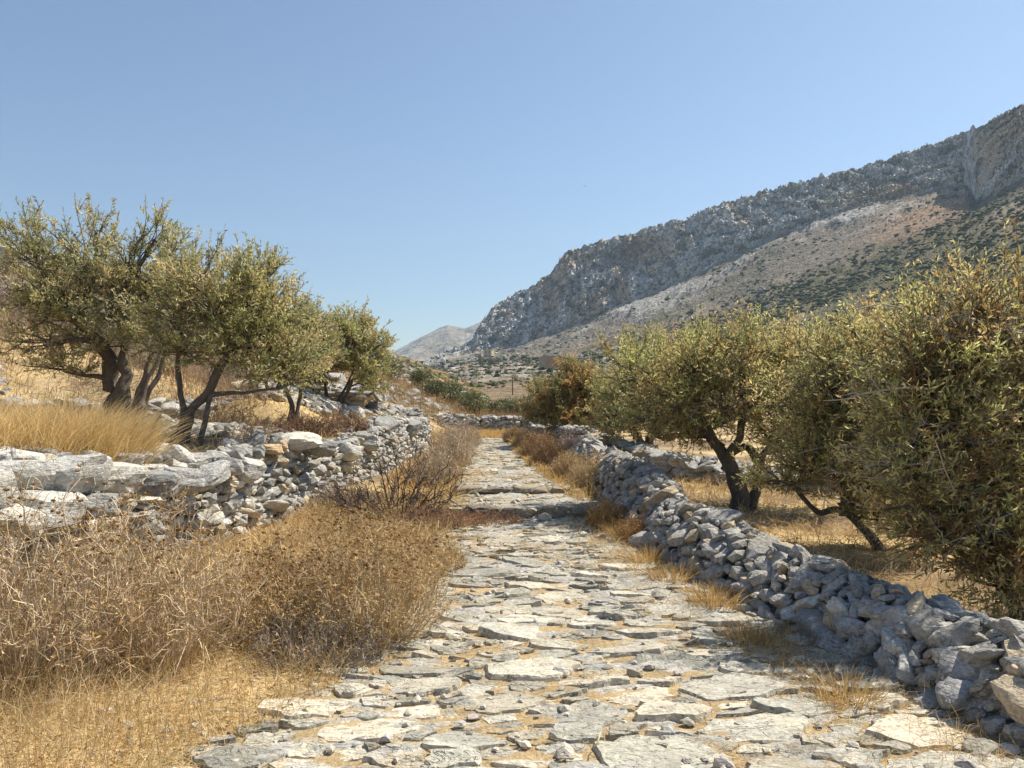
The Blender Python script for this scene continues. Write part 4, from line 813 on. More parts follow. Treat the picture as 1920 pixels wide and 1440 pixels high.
shrub('dry_shrub', 'tallest grey brown dead shrub with seed heads at the left edge of the photo', 'shrub', 20, 1270, 4.15, 1.2, 1.0, 250, 301, tw=GREY, lf=GL, nl=2600, heads=120, group=g1, rad=.0028, base_w=.5)
shrub('dry_shrub', 'dead twiggy shrub with seed heads rising in front of the pale wall left of centre', 'shrub', 275, 1245, 4.5, 1.1, .95, 250, 302, tw=GREY, lf=GL, nl=2600, heads=150, group=g1, rad=.0028, base_w=.5)
shrub('dry_shrub', 'rounded golden dead shrub bulging over the edge of the path', 'shrub', 690, 1190, 4.95, .95, .72, 270, 303, tw=(.5, .385, .23), lf=GL, nl=4200, heads=150, group=g1, rad=.0025, base_w=.5)
shrub('dry_shrub', 'golden brown seed head shrub between the grey shrub and the path side one', 'shrub', 500, 1210, 4.95, .85, .6, 240, 304, tw=(.5, .385, .23), lf=GL, nl=3800, heads=150, group=g1, rad=.0025, base_w=.55)
shrub('dry_shrub', 'low golden shrub full of seed heads in front of the bare branched bush', 'shrub', 680, 1075, 6.2, 1.1, .45, 300, 305, tw=(.5, .385, .23), lf=GL, nl=4200, heads=160, group=g1, rad=.0026, base_w=.6)
shrub('dry_shrub', 'low golden shrub at the foot of the grey stone wall', 'shrub', 520, 1085, 6.1, .85, .22, 240, 306, tw=(.5, .385, .23), lf=GL, nl=3000, heads=110, group=g1, rad=.0026, base_w=.6)
shrub('dry_shrub', 'grey dead shrub with a few heads standing behind the tallest one at the wall foot', 'shrub', 150, 1120, 5.3, 1.0, .78, 240, 307, tw=GREY, lf=GL, nl=1400, heads=70, group=g1, rad=.0028, base_w=.5)
shrub('dry_shrub', 'grey twig tangle with leafless branches at the foot of the golden path side shrub', 'shrub', 600, 1240, 4.55, .75, .32, 200, 308, tw=(.31, .26, .21), lf=GL, nl=500, heads=0, group=g1, rad=.0026, base_w=.3)
shrub('dry_shrub', 'golden low shrub touching the path near the first step', 'shrub', 800, 1045, 6.9, .65, .3, 200, 309, tw=(.5, .385, .23), lf=GL, nl=2600, heads=50, group=g1, rad=.0026, base_w=.6)
shrub('dry_shrub', 'yellowish dead shrub between the wall and the first step', 'shrub', 660, 1010, 8.0, 1.2, .3, 240, 310, tw=(.5, .385, .23), lf=GL, nl=3200, heads=80, group=g1, rad=.003, base_w=.6, ls=1.2)
g2 = 'leafless bushes along the left edge of the path'
shrub('bare_bush', 'dark leafless bush with spreading branches beside the first step', 'bush', 742, 985, 9.3, 1.55, .98, 46, 311, tw=(.12, .09, .07), group=g2, rad=.0062, fork=7, base_w=.16)
shrub('bare_bush', 'greyish tangle of leafless twigs against the pale wall', 'bush', 650, 960, 9.9, .9, .42, 160, 312, tw=(.24, .2, .17), group=g2, rad=.0035, base_w=.5)
BR = [[.42, .30, .16], [.34, .23, .13], [.5, .36, .19]]
for i, (pp, py_, d, w, h, lab) in enumerate(((815, 900, 12.2, .8, .78, 'tan brush bush behind the dark leafless bush'), (845, 880, 14.2, .8, .85, 'taller brown brush bush half way along the left wall'), (850, 860, 16.5, .9, 1.0, 'brown brush bush at the end of the left wall'), (868, 845, 20, .9, .85, 'small brown bush where the path bends out of sight'))):
    shrub('brush_bush', lab, 'bush', pp, py_, d, w, h * .75, 220, 320 + i, tw=(.52, .42, .3), lf=[[.52, .38, .22], [.44, .31, .18]], nl=1100, group='brown brush bushes on the left edge of the path', rad=.0042, base_w=.6, leafL=.04, fork=5)
for i, (x_, y_, w, h, c, lab) in enumerate(((1.28, 11.6, .72, .48, (.6, .46, .27), 'pale golden bush beside the second step on the right'), (.98, 12.7, .62, .46, (.55, .41, .23), 'golden bush just behind the one beside the second step'), (.72, 14.6, .62, .6, (.36, .235, .13), 'dark brown bush on the right edge of the path'),
                                            (.55, 16.3, .7, .62, (.42, .28, .15), 'reddish brown bush against the end of the shaded wall'), (.35, 18.6, .6, .5, (.48, .33, .18), 'brown bush on the right edge where the path narrows'), (.05, 21.5, .55, .45, (.44, .32, .19), 'farthest small bush on the right edge of the path'), (1.12, 15.0, .6, .62, (.44, .35, .3), 'thin pinkish twiggy bush in front of the shaded wall corner'))):
    shrub('brush_bush', lab, 'bush', 0, 0, 0, w, h, 400, 330 + i, tw=c, lf=[c, tuple(np.array(c) * 1.25)], nl=2000, group='dry bushes on the right edge of the path', rad=.004, base_w=.6, leafL=.035, world=(x_, y_), fork=5)
RD = [[.30, .13, .06], [.24, .12, .07], [.36, .2, .09]]
for i, (x_, y_, w, h, lab) in enumerate(((-.75, 9.25, .8, .2, 'creeping rust brown scrub on the left half of the first step'), (-.25, 9.4, .7, .15, 'creeping purplish brown scrub in front of the first step'), (-1.0, 8.9, .8, .26, 'rusty low scrub left of the first step'), (1.12, 9.0, .42, .34, 'small orange dry plant at the right end of the first step'), (1.35, 8.2, .4, .3, 'orange dry tuft at the foot of the rubble wall near the step'))):
    shrub('rusty_scrub', lab, 'shrub', 0, 0, 0, w, h, 260, 345 + i, tw=(.36, .23, .15) if i < 3 else (.42, .25, .1), lf=RD if i < 3 else GL, nl=1500, group='low rusty scrub at the first step', rad=.003, base_w=.8, leafL=.025, world=(x_, y_), spread=1.1, dep=.5)
for i, (x_, y_, w, h, lab) in enumerate(((-2.95, 13.2, .9, .42, 'red brown bush on the terrace below the small bushy olive'), (-3.6, 13.0, .8, .4, 'reddish bush left of the one below the small bushy olive'), (-3.4, 10.3, .9, .34, 'brown dead bush behind the two large top stones of the wall'), (-4.4, 11.2, 1, .4, 'dead brown bush under the forked olive'), (-5.0, 10.0, .9, .42, 'dark dead brush between the two left olive trunks'))):
    shrub('terrace_shrub', lab, 'shrub', 0, 0, 0, w, h, 240, 355 + i, tw=(.2, .13, .095), lf=RD + BR, nl=1600, group='dead shrubs on the left terrace', rad=.004, base_w=.6, leafL=.035, world=(x_, y_))
rr2 = np.random.default_rng(63)
sp_ = sorted([(lambda y_: (max(-13, -.33 * y_ * 2) + rr2.uniform(0, 6), y_))(rr2.uniform(14.5, 24)) for _ in range(14)], key=lambda q: q[0] / q[1])
ORD = ['leftmost', 'second', 'third', 'fourth', 'fifth', 'sixth', 'seventh', 'eighth', 'ninth', 'tenth', 'eleventh', 'twelfth', 'thirteenth', 'rightmost']
for i in range(14):                                  # pinkish grey dead shrubs over the left slope
    x_, y_ = sp_[i]; x_ = min(x_, -4.8)
    shrub('slope_shrub', f'grey pink leafless shrub on the left slope behind the olive trees, {ORD[i]} of the row', 'shrub', 0, 0, 0, rr2.uniform(1.0, 1.9), rr2.uniform(.45, .9), 240, 370 + i, tw=(.4, .33, .29), lf=BR, nl=500, group='leafless shrubs on the left slope', rad=.006, base_w=.5, leafL=.05, world=(x_, y_), fork=4)

# ------------------------------------------------------------------ grass
def tuft(name, label, cat, x0, y0, w, n, h, cols, seed, wd=.0022, lean=.5, group=None, droopy=.5):
    r = np.random.default_rng(seed); z0 = float(H(x0, y0)); t = thing(name, label, cat, (x0, y0, z0), group)
    an = r.uniform(0, 6.283, n); q = r.random(n) ** .6; b = np.stack([x0 + np.cos(an) * q * w * .5, y0 + np.sin(an) * q * w * .4, 0 * q], 1); b[:, 2] = H(b[:, 0], b[:, 1]) - .02
    L_ = h * r.uniform(.55, 1.1, n); ln = lean * (q * .8 + .2) * r.uniform(.3, 1.5, n); a2 = an + r.normal(0, .5, n)
    s = np.linspace(0, 1, 6)[None]; hor = (ln[:, None] * L_[:, None]) * s ** 1.7; z = L_[:, None] * (s - droopy * .5 * ln[:, None] * s ** 2.5)
    Pn = np.stack([b[:, :1] + np.cos(a2)[:, None] * hor, b[:, 1:2] + np.sin(a2)[:, None] * hor, b[:, 2:] + z], -1)
    V, Fq = ribbons(Pn, np.array([[1, 1, .9, .7, .5, .15]]) * wd * np.ones((n, 1)), r); a = Acc(); a.add(V, Fq, jit(cols, n, 12, .2, .05, r)); a.make('blades', M_straw, t); return t
GG = [[0.654, 0.483, 0.217], [0.736, 0.572, 0.311], [0.546, 0.382, 0.155]]
gt = 'tall golden grass tufts on the left terrace'
for i, (pp, py_, d, w, h, lab) in enumerate(((60, 855, 6.6, 1.0, .5, 'leftmost tall golden grass tuft behind the wall'), (150, 850, 6.9, .9, .52, 'tall golden grass tuft in front of the thick olive trunk'), (205, 850, 7.1, .7, .5, 'golden grass tuft leaning right beneath the far left olive'), (-40, 860, 6.3, .8, .5, 'golden grass tuft cut by the left edge'), (110, 845, 7.8, 1.2, .55, 'golden grass tuft at the back of the left terrace'))):
    x_, y_ = (pp - 960) / F * d, d; tuft('grass_tuft', lab, 'grass tuft', x_, y_, w, 1700, h * 1.25, GG, 400 + i, group=gt, wd=.0027, lean=.75)
for i, (x_, y_, w, h, n, lab) in enumerate(((1.72, 3.95, .3, .2, 160, 'orange dry grass tuft at the wall foot nearest the camera'), (1.55, 4.9, .35, .16, 200, 'dry grass tuft beside the round grey stones of the wall'), (1.35, 6.5, .35, .2, 260, 'dry grass tuft at the foot of the rubble wall half way up'), (1.28, 7.2, .3, .2, 260, 'golden tuft by the flat stone at the wall foot'), (1.18, 8.4, .3, .22, 240, 'golden tuft between wall and paving below the first step'), (1.5, 5.7, .35, .22, 260, 'bushy dry tuft in the shade of the rubble wall'))):
    tuft('grass_tuft', lab, 'grass tuft', x_, y_, w, n, h, [[.5, .32, .11], [.42, .26, .09], [.6, .44, .2]], 420 + i, group='small grass tufts at the foot of the rubble wall', wd=.0022, lean=.9)
# a tall golden stalk of wild oat by the wall
def field_grass(name, label, X_, Y_, hmin, hmax, wd, cols, seed, lie=.0, lean=.8, seg=3, clump=2.):
    r = np.random.default_rng(seed); n = len(X_); z = H(X_, Y_) - .005; L_ = r.uniform(hmin, hmax, n) * (1 + .5 * fbm(X_ * clump, Y_ * clump, 0, seed, 2)); a2 = r.uniform(0, 6.283, n)
    ln = lean * r.uniform(.1, 1.6, n); lay = r.random(n) < lie; s = np.linspace(0, 1, seg)[None]
    hor = L_[:, None] * np.where(lay[:, None], .95 * s, ln[:, None] * s ** 1.6); zz_ = L_[:, None] * np.where(lay[:, None], .12 * s + .12 * np.sin(np.pi * s), s - .35 * ln[:, None] * s ** 2.4) 
    Pn = np.stack([X_[:, None] + np.cos(a2)[:, None] * hor, Y_[:, None] + np.sin(a2)[:, None] * hor, z[:, None] + zz_], -1)
    V, Fq = ribbons(Pn, np.linspace(1, .25, seg)[None] * (wd * np.clip(Y_ / 5, .8, 4))[:, None], r)
    return tag(mk(name, V, Fq, M_straw, col=jit(cols, n, seg * 2, .25, .06, r)), label, kind='stuff')
SG = [[0.582, 0.424, 0.187], [0.675, 0.524, 0.288], [0.466, 0.312, 0.13], [0.384, 0.25, 0.115], [0.722, 0.599, 0.374]]
r = np.random.default_rng(71)
n = 54000; yy = 2.3 + 8.5 * r.random(n) ** 1.7; xl = np.interp(yy, PY, PLX); xx = xl + .12 - (np.abs(lw(yy) - xl) + .2) * r.random(n) ** .8; m = (fbm(xx * 1.5, yy * 1.5, 0, 141, 3) + r.random(n) * .9 > .05)
m &= (xx < xl - .02) | (r.random(n) < .5)
field_grass('dry_grass', 'trampled golden dry grass on the left verge of the path', xx[m], yy[m], .05, .26, .0021, SG, 72, lie=.4)
n = 4600; yy = 2.5 + 2.2 * r.random(n); xx = np.interp(yy, PY, PLX) - .1 - 2.6 * r.random(n); m = fbm(xx * 2, yy * 2, 0, 147, 3) + r.random(n) * .5 > .1
field_grass('dry_herbs', 'standing dead herbs in the left foreground', xx[m], yy[m], .12, .38, .0018, SG, 81, lie=0, lean=.5, seg=4)
n = 9000; yy = 2.2 + 4 * r.random(n) ** 1.3; xl = np.interp(yy, PY, PLX); xx = xl - .05 - (np.abs(lw(yy) - xl)) * r.random(n)   # broad dead leaves
rl = np.random.default_rng(73); V, Fq = leafs(np.stack([xx, yy, H(xx, yy) + rl.uniform(0, .12, n) ** 1.4], 1), rl.normal(size=(n, 3)) * [1, 1, .45], rl.uniform(.02, .06, n), rl.uniform(.003, .008, n), rl, .6)
tag(mk('leaf_litter', V, Fq, M_straw, col=jit([[.5, .35, .15], [.38, .24, .1], [.6, .47, .27]], n, 4, .2, .05, rl)), 'curled dead leaves on the left verge', kind='stuff')
n = 32000; yy = 2.4 + 10 * r.random(n) ** 1.4; xr = np.interp(yy, RWY, RWX) + .35; xx = xr + 9 * r.random(n) ** 1.3
m = (fbm(xx * .9, yy * .9, 0, 142, 3) + r.random(n) * .8 > -.05)
field_grass('field_grass', 'short golden dry grass of the right field', xx[m], yy[m], .05, .2, .0024, SG, 74, lie=.3)
n = 24000; yy = 1.9 + 8 * r.random(n) ** 1.6; xr = np.interp(yy, PY, PRX); wr = np.interp(yy, RWY, RWX); xx = xr - .25 + (np.maximum(wr - xr, .2) + .1) * r.random(n)
xx = xx - .5 * r.random(n) ** 3; m = fbm(xx * 2.2, yy * 2.2, 0, 143, 3) + r.random(n) * .6 > .05
field_grass('wall_foot_grass', 'straw at the foot of the rubble wall', xx[m], yy[m], .04, .15, .0018, SG, 75, lie=.6)
n = 34000; yy = 4 + 22 * r.random(n) ** 1.2; xx = lw(yy) - .35 - 13 * r.random(n) ** 1.1; m = (fbm(xx * .8, yy * .8, 0, 144, 3) + r.random(n) * .6 > .05)
field_grass('terrace_grass', 'dry golden grass over the left terrace and slope', xx[m], yy[m], .06, .26, .0026, SG, 76, lie=.2)
n = 15000; yy = 10.5 + 21 * r.random(n); e = r.random(n) < .55; xx = np.where(e, np.interp(yy, PY, PLX) - r.random(n) ** 1.3 * 1.1, np.interp(yy, PY, PRX) + r.random(n) ** 1.3 * .9); m = (yy < 23.4) | (r.random(n) < .6); xx = np.where(yy > 23.4, r.uniform(-2.4, 1, n), xx)
field_grass('verge_grass', 'golden grass along both edges of the far path', xx[m], yy[m], .08, .24, .0026, [[.56, .37, .13], [.48, .31, .11], [.6, .43, .2]], 77, lie=.1)
n = 15000; yy = 31 + 22 * r.random(n); xx = -9 + 14 * r.random(n)
field_grass('far_brush', 'brown grass and brush beyond the far wall', xx, yy, .25, .75, .0022, [[.32, .215, .11], [.38, .26, .13], [.26, .17, .09]], 78, lie=0, lean=.5)
n = 13000; yy = 22 + 60 * r.random(n) ** 1.3; xx = -2.2 - 17 * r.random(n); field_grass('slope_grass', 'dry grass on the far part of the left hillside', xx, yy, .12, .4, .0024, SG, 79, lie=0)
n = 34000; yy = 11.5 + 15 * r.random(n); xx = -4.5 - 11 * r.random(n); m = fbm(xx * .7, yy * .7, 0, 148, 3) + .5 * r.random(n) > -.1
field_grass('slope_brush', 'brown brush patches on the slope behind the left olive trees', xx[m], yy[m], .2, .55, .0022, [[.34, .25, .17], [.42, .31, .2], [.28, .19, .12]], 82, lie=0, lean=.6)
# straw and chaff lying in the joints
jw = np.concatenate([np.stack([w, np.roll(w, -1, 0)], 1) for w in joints]); r = np.random.default_rng(80); k = r.integers(0, len(jw), 40000); t_ = r.random((40000, 1)); pj = jw[k, 0] * (1 - t_) + jw[k, 1] * t_ + r.normal(0, .03, (40000, 2))
dn = fbm(pj[:, 0] * 1.3, pj[:, 1] * 1.3, 0, 145, 3) + .25 * sstep(.6, 1.6, pj[:, 0]) + .2 * r.normal(size=len(pj)) * .6 > -.02; pj = pj[dn]; n = len(pj)
V, Fq = leafs(np.column_stack([pj, pathz(pj[:, 1]) + r.uniform(.004, .04, n)]), r.normal(size=(n, 3)) * [1, 1, .18], r.uniform(.015, .06, n), r.uniform(.0008, .002, n) * np.clip(pj[:, 1] / 5, .8, 2), r, .1)
tag(mk('straw_litter', V, Fq, M_straw, col=jit([[.6, .44, .2], [.5, .34, .14], [.66, .53, .32]], n, 4, .2, .04, r)), 'straw caught in the joints of the paving', kind='stuff')

# ------------------------------------------------------------------ green bushes beyond the wall, bushes and trees on the slope
def leafbush(name, label, cat, c, rx, ry, rz, n, ll, cols, seed, group=None, trunk=True, lumps=7):
    r = np.random.default_rng(seed); t = thing(name, label, cat, (c[0], c[1], c[2]), group)
    lc = r.uniform(-.55, .55, (lumps, 3)) * [rx, ry, rz * .7] + [0, 0, rz * .85]; ls = r.uniform(.4, .62, lumps)
    k = r.integers(0, lumps, n); d = nrm(r.normal(size=(n, 3))); rad = r.uniform(.55, 1., n)[:, None]
    p = lc[k] + d * rad * ls[k][:, None] * [rx, ry, rz]; p[:, 2] = np.maximum(p[:, 2], .03)
    V, Fq = leafs(p, d * .6 + r.normal(size=(n, 3)) * .6 + [0, 0, .4], ll * r.uniform(.6, 1.3, n), ll * .26, r)
    cc = jit(cols, lumps, 1, .15, .06, r)[k] * r.uniform(.75, 1.25, (n, 1)); mk('crown', V, Fq, M_leaf, t, np.repeat(cc, 4, 0))
    if trunk:
        b = np.zeros((4, 3)) + r.normal(0, .05 * rx, (4, 3)) * [1, 1, 0]; e = lc[:4]; V, Fq = tubes(curve(b, e, 5, 0, r, .06), np.linspace(.07, .03, 5)[None] * rx * np.ones((4, 1)), 5); mk('trunk', V, Fq, M_bark, t, (.12, .1, .08), True)
    return t
GB = [[.13, .14, .06], [.16, .16, .07], [.10, .115, .05]]
r = np.random.default_rng(90)
for i in range(11):
    x_ = -9.2 + i * 1.05 + r.normal(0, .15); y_ = 47 + r.uniform(-3, 5) - .3 * i
    pos = ['leftmost', 'second', 'third', 'fourth', 'fifth', 'sixth', 'seventh', 'eighth', 'ninth', 'tenth', 'rightmost'][i]
    leafbush('green_bush', f'dense green bush beyond the far wall, {pos} in its row', 'bush', (x_, y_, float(H(x_, y_)) - .05), r.uniform(.9, 1.25), .9, r.uniform(.62, .95), 1500, .13, GB, 500 + i, 'row of green bushes beyond the far wall')
def mz(pxx, pyy):
    """a point of the mountain sheet that shows at a picture position, taken from the sheet itself"""
    PYm = HY - (MT['Z'] - CZ) * F / MT['D']; j = np.argmin(np.abs(MT['PX'][0] - pxx)); q = np.abs(PYm[:, j] - pyy); i = int(np.argmin(q)); return np.array([MT['X'][i, j], MT['D'][i, j], MT['Z'][i, j]])
DG = [[.045, .055, .022], [.06, .07, .028], [.035, .045, .02]]; LGr = [[.12, .15, .04], [.16, .19, .05]]
FB = [(887, 655, 26, 18, DG, 'tree', 'round dark tree at the foot of the cliff left of the pale house'), (868, 661, 16, 12, DG, 'tree', 'small dark tree left of the tree at the cliff foot'), (815, 688, 26, 15, DG, 'tree', 'dark tree beside the little white chapel'), (905, 672, 14, 10, DG, 'bush', 'bush hiding the left corner of the pale house'), (922, 678, 22, 10, DG, 'bush', 'bush just below the pale house'),
      (972, 707, 30, 16, DG, 'bush', 'round dark bush on the terraced fields left of the roofless ruin'), (1000, 700, 24, 14, LGr, 'bush', 'lighter green bush touching the round dark one'), (1012, 703, 26, 12, DG, 'bush', 'dark bush below the roofless ruin'), (885, 715, 20, 16, GB, 'bush', 'green bush in the bottom of the valley'), (895, 702, 26, 12, LGr, 'bush', 'pale green bush behind the valley bottom one'), (860, 702, 12, 8, DG, 'bush', 'dark bush beside the white rock'),
      (848, 728, 26, 12, GB, 'bush', 'green bush on the left bank of the valley'), (870, 738, 40, 12, GB, 'bush', 'wide green bush low on the left bank of the valley'), (930, 720, 16, 9, DG, 'bush', 'small dark bush between valley bottom and terraces'), (948, 650, 14, 10, DG, 'bush', 'dark bush under the cliff right of the house'), (963, 656, 14, 9, DG, 'bush', 'second dark bush under the cliff right of the house'), (1048, 652, 20, 9, DG, 'bush', 'dark bush on the slope above the roofless ruin'),
      (1112, 672, 24, 10, DG, 'bush', 'dark bush above the browning olive'), (1170, 676, 40, 13, GB, 'bush', 'wide green bush above the dark crouching olive'), (1638, 462, 16, 12, DG, 'tree', 'single dark tree high on the mountain slope'), (1658, 466, 30, 8, LGr, 'bush', 'bright green bush next to the single high tree'), (1578, 505, 26, 8, LGr, 'bush', 'bright green bush on the slope below the single high tree'), (1515, 560, 30, 14, DG, 'bush', 'dark rounded bush in the middle of the slope'), (1460, 552, 18, 16, DG, 'bush', 'dark upright bush on the orange bank'), (1590, 600, 24, 10, DG, 'bush', 'grey green bush above the right field olives'), (1740, 545, 26, 10, DG, 'bush', 'dark bush on the right part of the slope'), (1860, 420, 26, 9, DG, 'bush', 'dark bush beneath the right hand crag'), (1700, 430, 22, 8, DG, 'bush', 'dark bush at the upper edge of the slope scrub')]
for i, (pxx, pyy, w, h, cs, cat, lab) in enumerate(FB):
    p = mz(pxx, pyy + h * .45); s = p[1] / F; leafbush('far_tree' if cat == 'tree' else 'far_bush', lab, cat, (p[0], p[1] - 1, p[2] - .3), w * .5 * s, w * .5 * s, h * .6 * s, 520, .055 * w * s, cs, 540 + i, 'bushes and trees on the mountain slope')
# ------------------------------------------------------------------ buildings, poles, bird, loose branches
def box(a, x0, x1, y0, y1, z0, z1, c=(.5, .5, .5)):
    V = [[x, y, z] for z in (z0, z1) for y in (y0, y1) for x in (x0, x1)]
    a.add(V, [[0, 2, 3, 1], [4, 5, 7, 6], [0, 1, 5, 4], [2, 6, 7, 3], [0, 4, 6, 2], [1, 3, 7, 5]], c)
def wall_open(a, x0, x1, z0, z1, y0, th, op, c, ax='x'):
    """a wall with real openings: op = list of (u0,u1,v0,v1)"""
    us = sorted({x0, x1} | {v for o in op for v in o[:2]}); vs = sorted({z0, z1} | {v for o in op for v in o[2:]})
    for u0, u1 in zip(us[:-1], us[1:]):
        for v0, v1 in zip(vs[:-1], vs[1:]):
            um, vm = (u0 + u1) / 2, (v0 + v1) / 2
            if any(o[0] < um < o[1] and o[2] < vm < o[3] for o in op): continue
            if ax == 'x': box(a, u0, u1, y0, y0 + th, v0, v1, c)
            else: box(a, y0, y0 + th, u0, u1, v0, v1, c)
def house(label, pxx, pyy, w, dp, h, op, opside, c, seed, roof=True, rot=.0, name='stone_house'):
    p = mz(pxx, pyy); t = thing(name, label, 'house', (p[0], p[1] - 4, p[2] - .5)); t.rotation_euler = (0, 0, rot)
    def part(nm, f):
        a = Acc(); f(a); o = mk(nm, np.concatenate(a.V), [np.concatenate(v) for v in a.F.values()], M_plaster, t, np.concatenate(a.C)); return o
    th = .5
    part('wall', lambda a: wall_open(a, -w / 2, w / 2, -2, h, -dp / 2, th, op, c)).name = 'front_wall'
    part('wall', lambda a: wall_open(a, -dp / 2 + th, dp / 2 - th, -2, h, -w / 2, th, opside, c, 'y')).name = 'side_wall'
    part('wall', lambda a: wall_open(a, -dp / 2 + th, dp / 2 - th, -2, h, w / 2 - th, th, [], c, 'y')).name = 'side_wall'
    part('wall', lambda a: wall_open(a, -w / 2, w / 2, -2, h, dp / 2 - th, th, [], c)).name = 'back_wall'
    if roof:
        part('roof', lambda a: box(a, -w / 2 - .2, w / 2 + .2, -dp / 2 - .2, dp / 2 + .2, h + .003, h + .3, (.4, .33, .23)))
        part('floor_slab', lambda a: box(a, -w / 2 + th + .01, w / 2 - th - .01, -dp / 2 + th + .01, dp / 2 - th - .01, h * .5 - .15, h * .5, (.3, .25, .2)))
    else:
        part('wall_top', lambda a: [box(a, -w / 2 + i * w / 7, -w / 2 + (i + 1) * w / 7 - .02, -dp / 2 + .003, -dp / 2 + th - .003, h + .002, h + .35 + .5 * abs(math.sin(i * 2.3 + seed)), tuple(np.array(c) * .95)) for i in range(7)])
    return t
house('two storey pale yellow house with four dark window holes below the cliff', 918, 671, 7.2, 8, 7.4, [(-2.3, -1.0, .8, 2.6), (1.0, 2.3, .8, 2.6), (-2.3, -1.0, 4.4, 6.2), (1.0, 2.3, 4.4, 6.2)], [(-2, -.8, .8, 2.6), (1, 2.2, .8, 2.6), (-2, -.8, 4.4, 6.2), (1, 2.2, 4.4, 6.2)], (.50, .41, .27), 1, rot=-.25)
house('roofless rubble ruin standing on the terraced slope above the browning olive', 1034, 690, 9.5, 6, 4.6, [(-3.4, -2.4, 1, 3.4), (.8, 1.8, 1, 3.2)], [], (.36, .285, .2), 2, roof=False, rot=.25, name='ruined_house')
house('low ruined annex wall left of the pale yellow house', 899, 671, 6, 5, 3.2, [(-.6, .6, 0, 2)], [], (.4, .33, .23), 3, roof=False, rot=-.25, name='ruined_house')
p = mz(831, 682); t = thing('chapel', 'tiny white chapel with pointed gable among the valley trees', 'chapel', tuple(p + [0, -3, -.3]))
a = Acc(); box(a, -2, 2, -3, 3, -1, 3, (.75, .73, .68)); mk('wall', np.concatenate(a.V), np.concatenate(a.F[4]), M_plaster, t, np.concatenate(a.C))
V = np.array([[-2.2, -3.2, 3.01], [2.2, -3.2, 3.01], [0, -3.2, 5.3], [-2.2, 3.2, 3.01], [2.2, 3.2, 3.01], [0, 3.2, 5.3]]); mk('roof', V, [np.array([[0, 1, 2], [5, 4, 3]]), np.array([[0, 2, 5, 3], [1, 4, 5, 2], [0, 3, 4, 1]])], M_plaster, t, np.array([.72, .7, .64]))
def pole(pxx, pyb, hpx, label, arm=True):
    p = mz(pxx, pyb); s = p[1] / F; h = hpx * s; t = thing('utility_pole', label, 'utility pole', tuple(p + [0, -1, -.3]), 'wooden utility poles on the slope')
    k = np.array([[[0, 0, -1], [0, 0, h * .5], [0, 0, h + .3]]], float); V, Fq = tubes(k, np.array([[.11, .095, .08]]) * max(.7, s * 2.2), 8); mk('pole', V, Fq, M_wood, t, (.13, .11, .09))
    if arm:
        V, Fq = tubes(np.array([[[-.9, .1, h * .92], [0, .1, h * .92], [.9, .1, h * .92]]], float), np.full((1, 3), .07), 6); mk('crossarm', V, Fq, M_wood, t, (.13, .11, .09))
        V, Fq = tubes(np.array([[[x, .1, h * .92], [x, .1, h * .92 + .15], [x, .1, h * .92 + .3]] for x in (-.8, .8)], float), np.full((2, 3), .06), 6); mk('insulators', V, Fq, M_wood, t, (.3, .3, .28))
pole(1393, 655, 58, 'wooden utility pole rising behind the crown of the looped trunk olive')
pole(962, 741, 28, 'utility pole on the terraced field right of the valley bottom', False)
pole(938, 708, 22, 'utility pole between the pale house and the terraced field', False)
pole(900, 682, 18, 'utility pole just below the pale yellow house')
# stone post on the rubble heap
t = thing('stone_post', 'upright pale stone post beside the rubble heap', 'post', tuple(P(721, 757, 21)))
V, Fa = ROCKV[2][4]; mk('shaft', V * [.07, .07, .26] + [0, 0, .02], Fa, M_rock, t, np.array([.45, .43, .4]))
# boulders on the left hill
for (pxx, pyy, d, s, lab) in ((716, 724, 60, 1.5, 'dark hollowed boulder on the left hillside'), (742, 726, 60, 1.2, 'pale boulder next to the dark hollowed one'), (24, 520, 24, .9, 'large grey outcrop on the skyline of the left slope'), (60, 545, 23, .7, 'smaller outcrop right of the skyline one'), (855, 690, 300, 4.5, 'large white rock at the valley bottom')):
    x_ = (pxx - 960) / F * d; z_ = float(H(x_, d)) if d < 200 else mz(pxx, 697)[2]
    if d > 200: x_, d, z_ = mz(pxx, 697)
    t = thing('boulder', lab, 'boulder', (x_, d, z_), 'boulders on the slopes'); V, Fa = ROCKV[3][int(pxx) % NV]; mk('stone', V * [s, s * .8, s * .55], Fa, M_rock, t, np.array([.42, .4, .36]) if 'dark' not in lab else np.array([.2, .17, .14]))
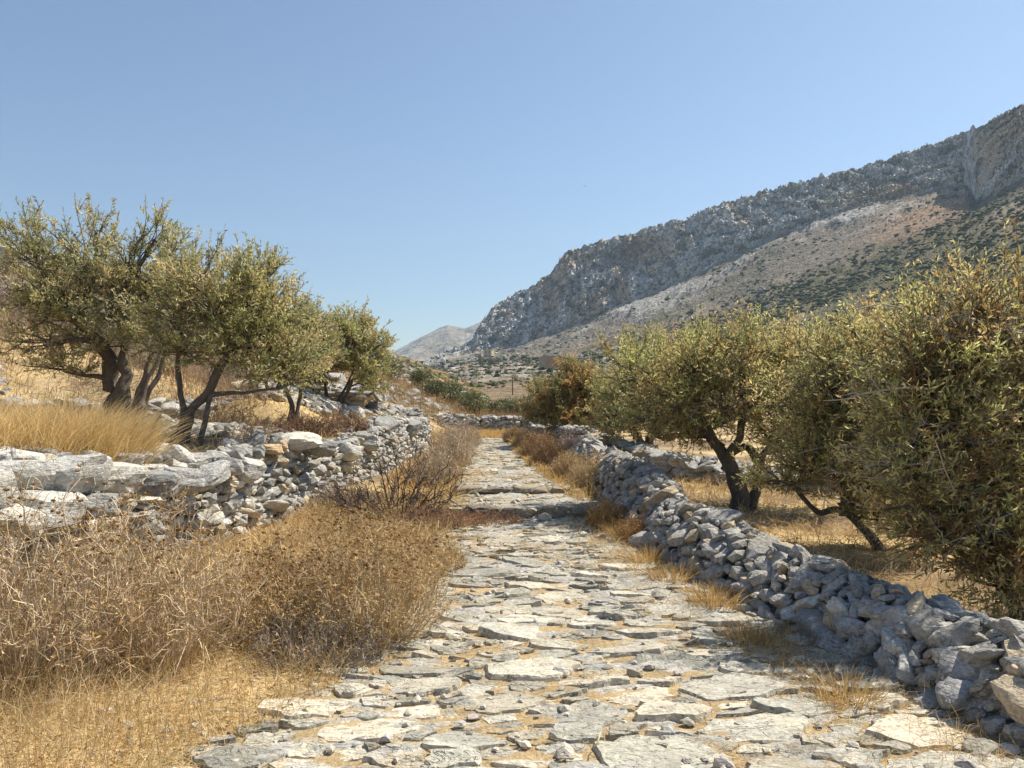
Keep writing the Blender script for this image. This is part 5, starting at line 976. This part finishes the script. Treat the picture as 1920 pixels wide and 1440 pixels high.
# bird in the sky
t = thing('bird', 'tiny dark bird gliding in the blue sky', 'bird', tuple(P(1097, 349, 190)))
V, Fa = ICO[2]; mk('body', V * [.06, .2, .06], Fa, M_twig, t, np.array([.05, .05, .05]))
for s in (-1, 1):
    V = np.array([[0, .08, .02], [0, -.08, .02], [s * .28, .0, .1], [s * .26, .1, .1], [s * .5, -.03, .04], [0, .08, .0], [0, -.08, .0], [s * .28, .0, .08], [s * .26, .1, .08]]); mk('wing', V, [np.array([[0, 1, 2, 3], [5, 8, 7, 6]]), np.array([[3, 2, 4], [8, 4, 7]])], M_twig, t, np.array([.05, .05, .05]))
# dead branches
def branch(label, a0, b0, rad, seed, c=(.45, .36, .24), side=7):
    r = np.random.default_rng(seed); a0, b0 = np.array(a0, float), np.array(b0, float); t = thing('dead_branch', label, 'branch', tuple(a0)); L_ = np.linalg.norm(b0 - a0)
    m = curve(np.zeros((1, 3)), (b0 - a0)[None], 12, .06, r, .1); V, Fq = tubes(m, np.linspace(1, .4, 12)[None] * rad, 6); mk('stem', V, Fq, M_twig, t, c, True)
    k = r.integers(2, 11, side); s = m[0, k]; e = s + nrm(r.normal(size=(side, 3)) * [1, 1, .5] + nrm(b0 - a0) * .8) * L_ * r.uniform(.15, .4, (side, 1)); e[:, 2] = np.maximum(e[:, 2], s[:, 2] * .5)
    V, Fq = tubes(curve(s, e, 6, .04, r, .12), np.linspace(.45, .2, 6)[None] * rad * np.ones((side, 1)), 5); mk('side_branches', V, Fq, M_twig, t, c, True)
branch('bleached twisted branch lying on top of the rubble wall', P(1338, 962, 8.0), P(1400, 968, 7.6), .016, 1, (.5, .42, .33))
branch('pale dead branch on the dry grass behind the rubble wall', P(1375, 968, 7.9), P(1440, 985, 7.7), .012, 2, (.5, .42, .33), 5)
branch('short straw coloured stick in a joint near the centre bottom', P(1115, 1400, 3.35), P(1140, 1378, 3.45), .004, 4, (.6, .45, .25), 2)
branch('thin brown stick lying on the left edge slabs', P(700, 1318, 3.92), P(752, 1302, 4.02), .005, 5, (.5, .34, .2), 1)
branch('grey fallen branch beside the stones under the forked olive', P(470, 805, 11.5), P(560, 822, 10.6), .018, 6, (.3, .26, .22), 5)
if __name__ == 'stats':
    _c = {}
    for m in bpy.data.meshes:
        t_ = len(m.loops) - 2 * len(m.polygons); k_ = m.name.split('.')[0]; _c[k_] = _c.get(k_, 0) + t_
    print('tris', sum(_c.values()), sorted(_c.items(), key=lambda q: -q[1])[:22])
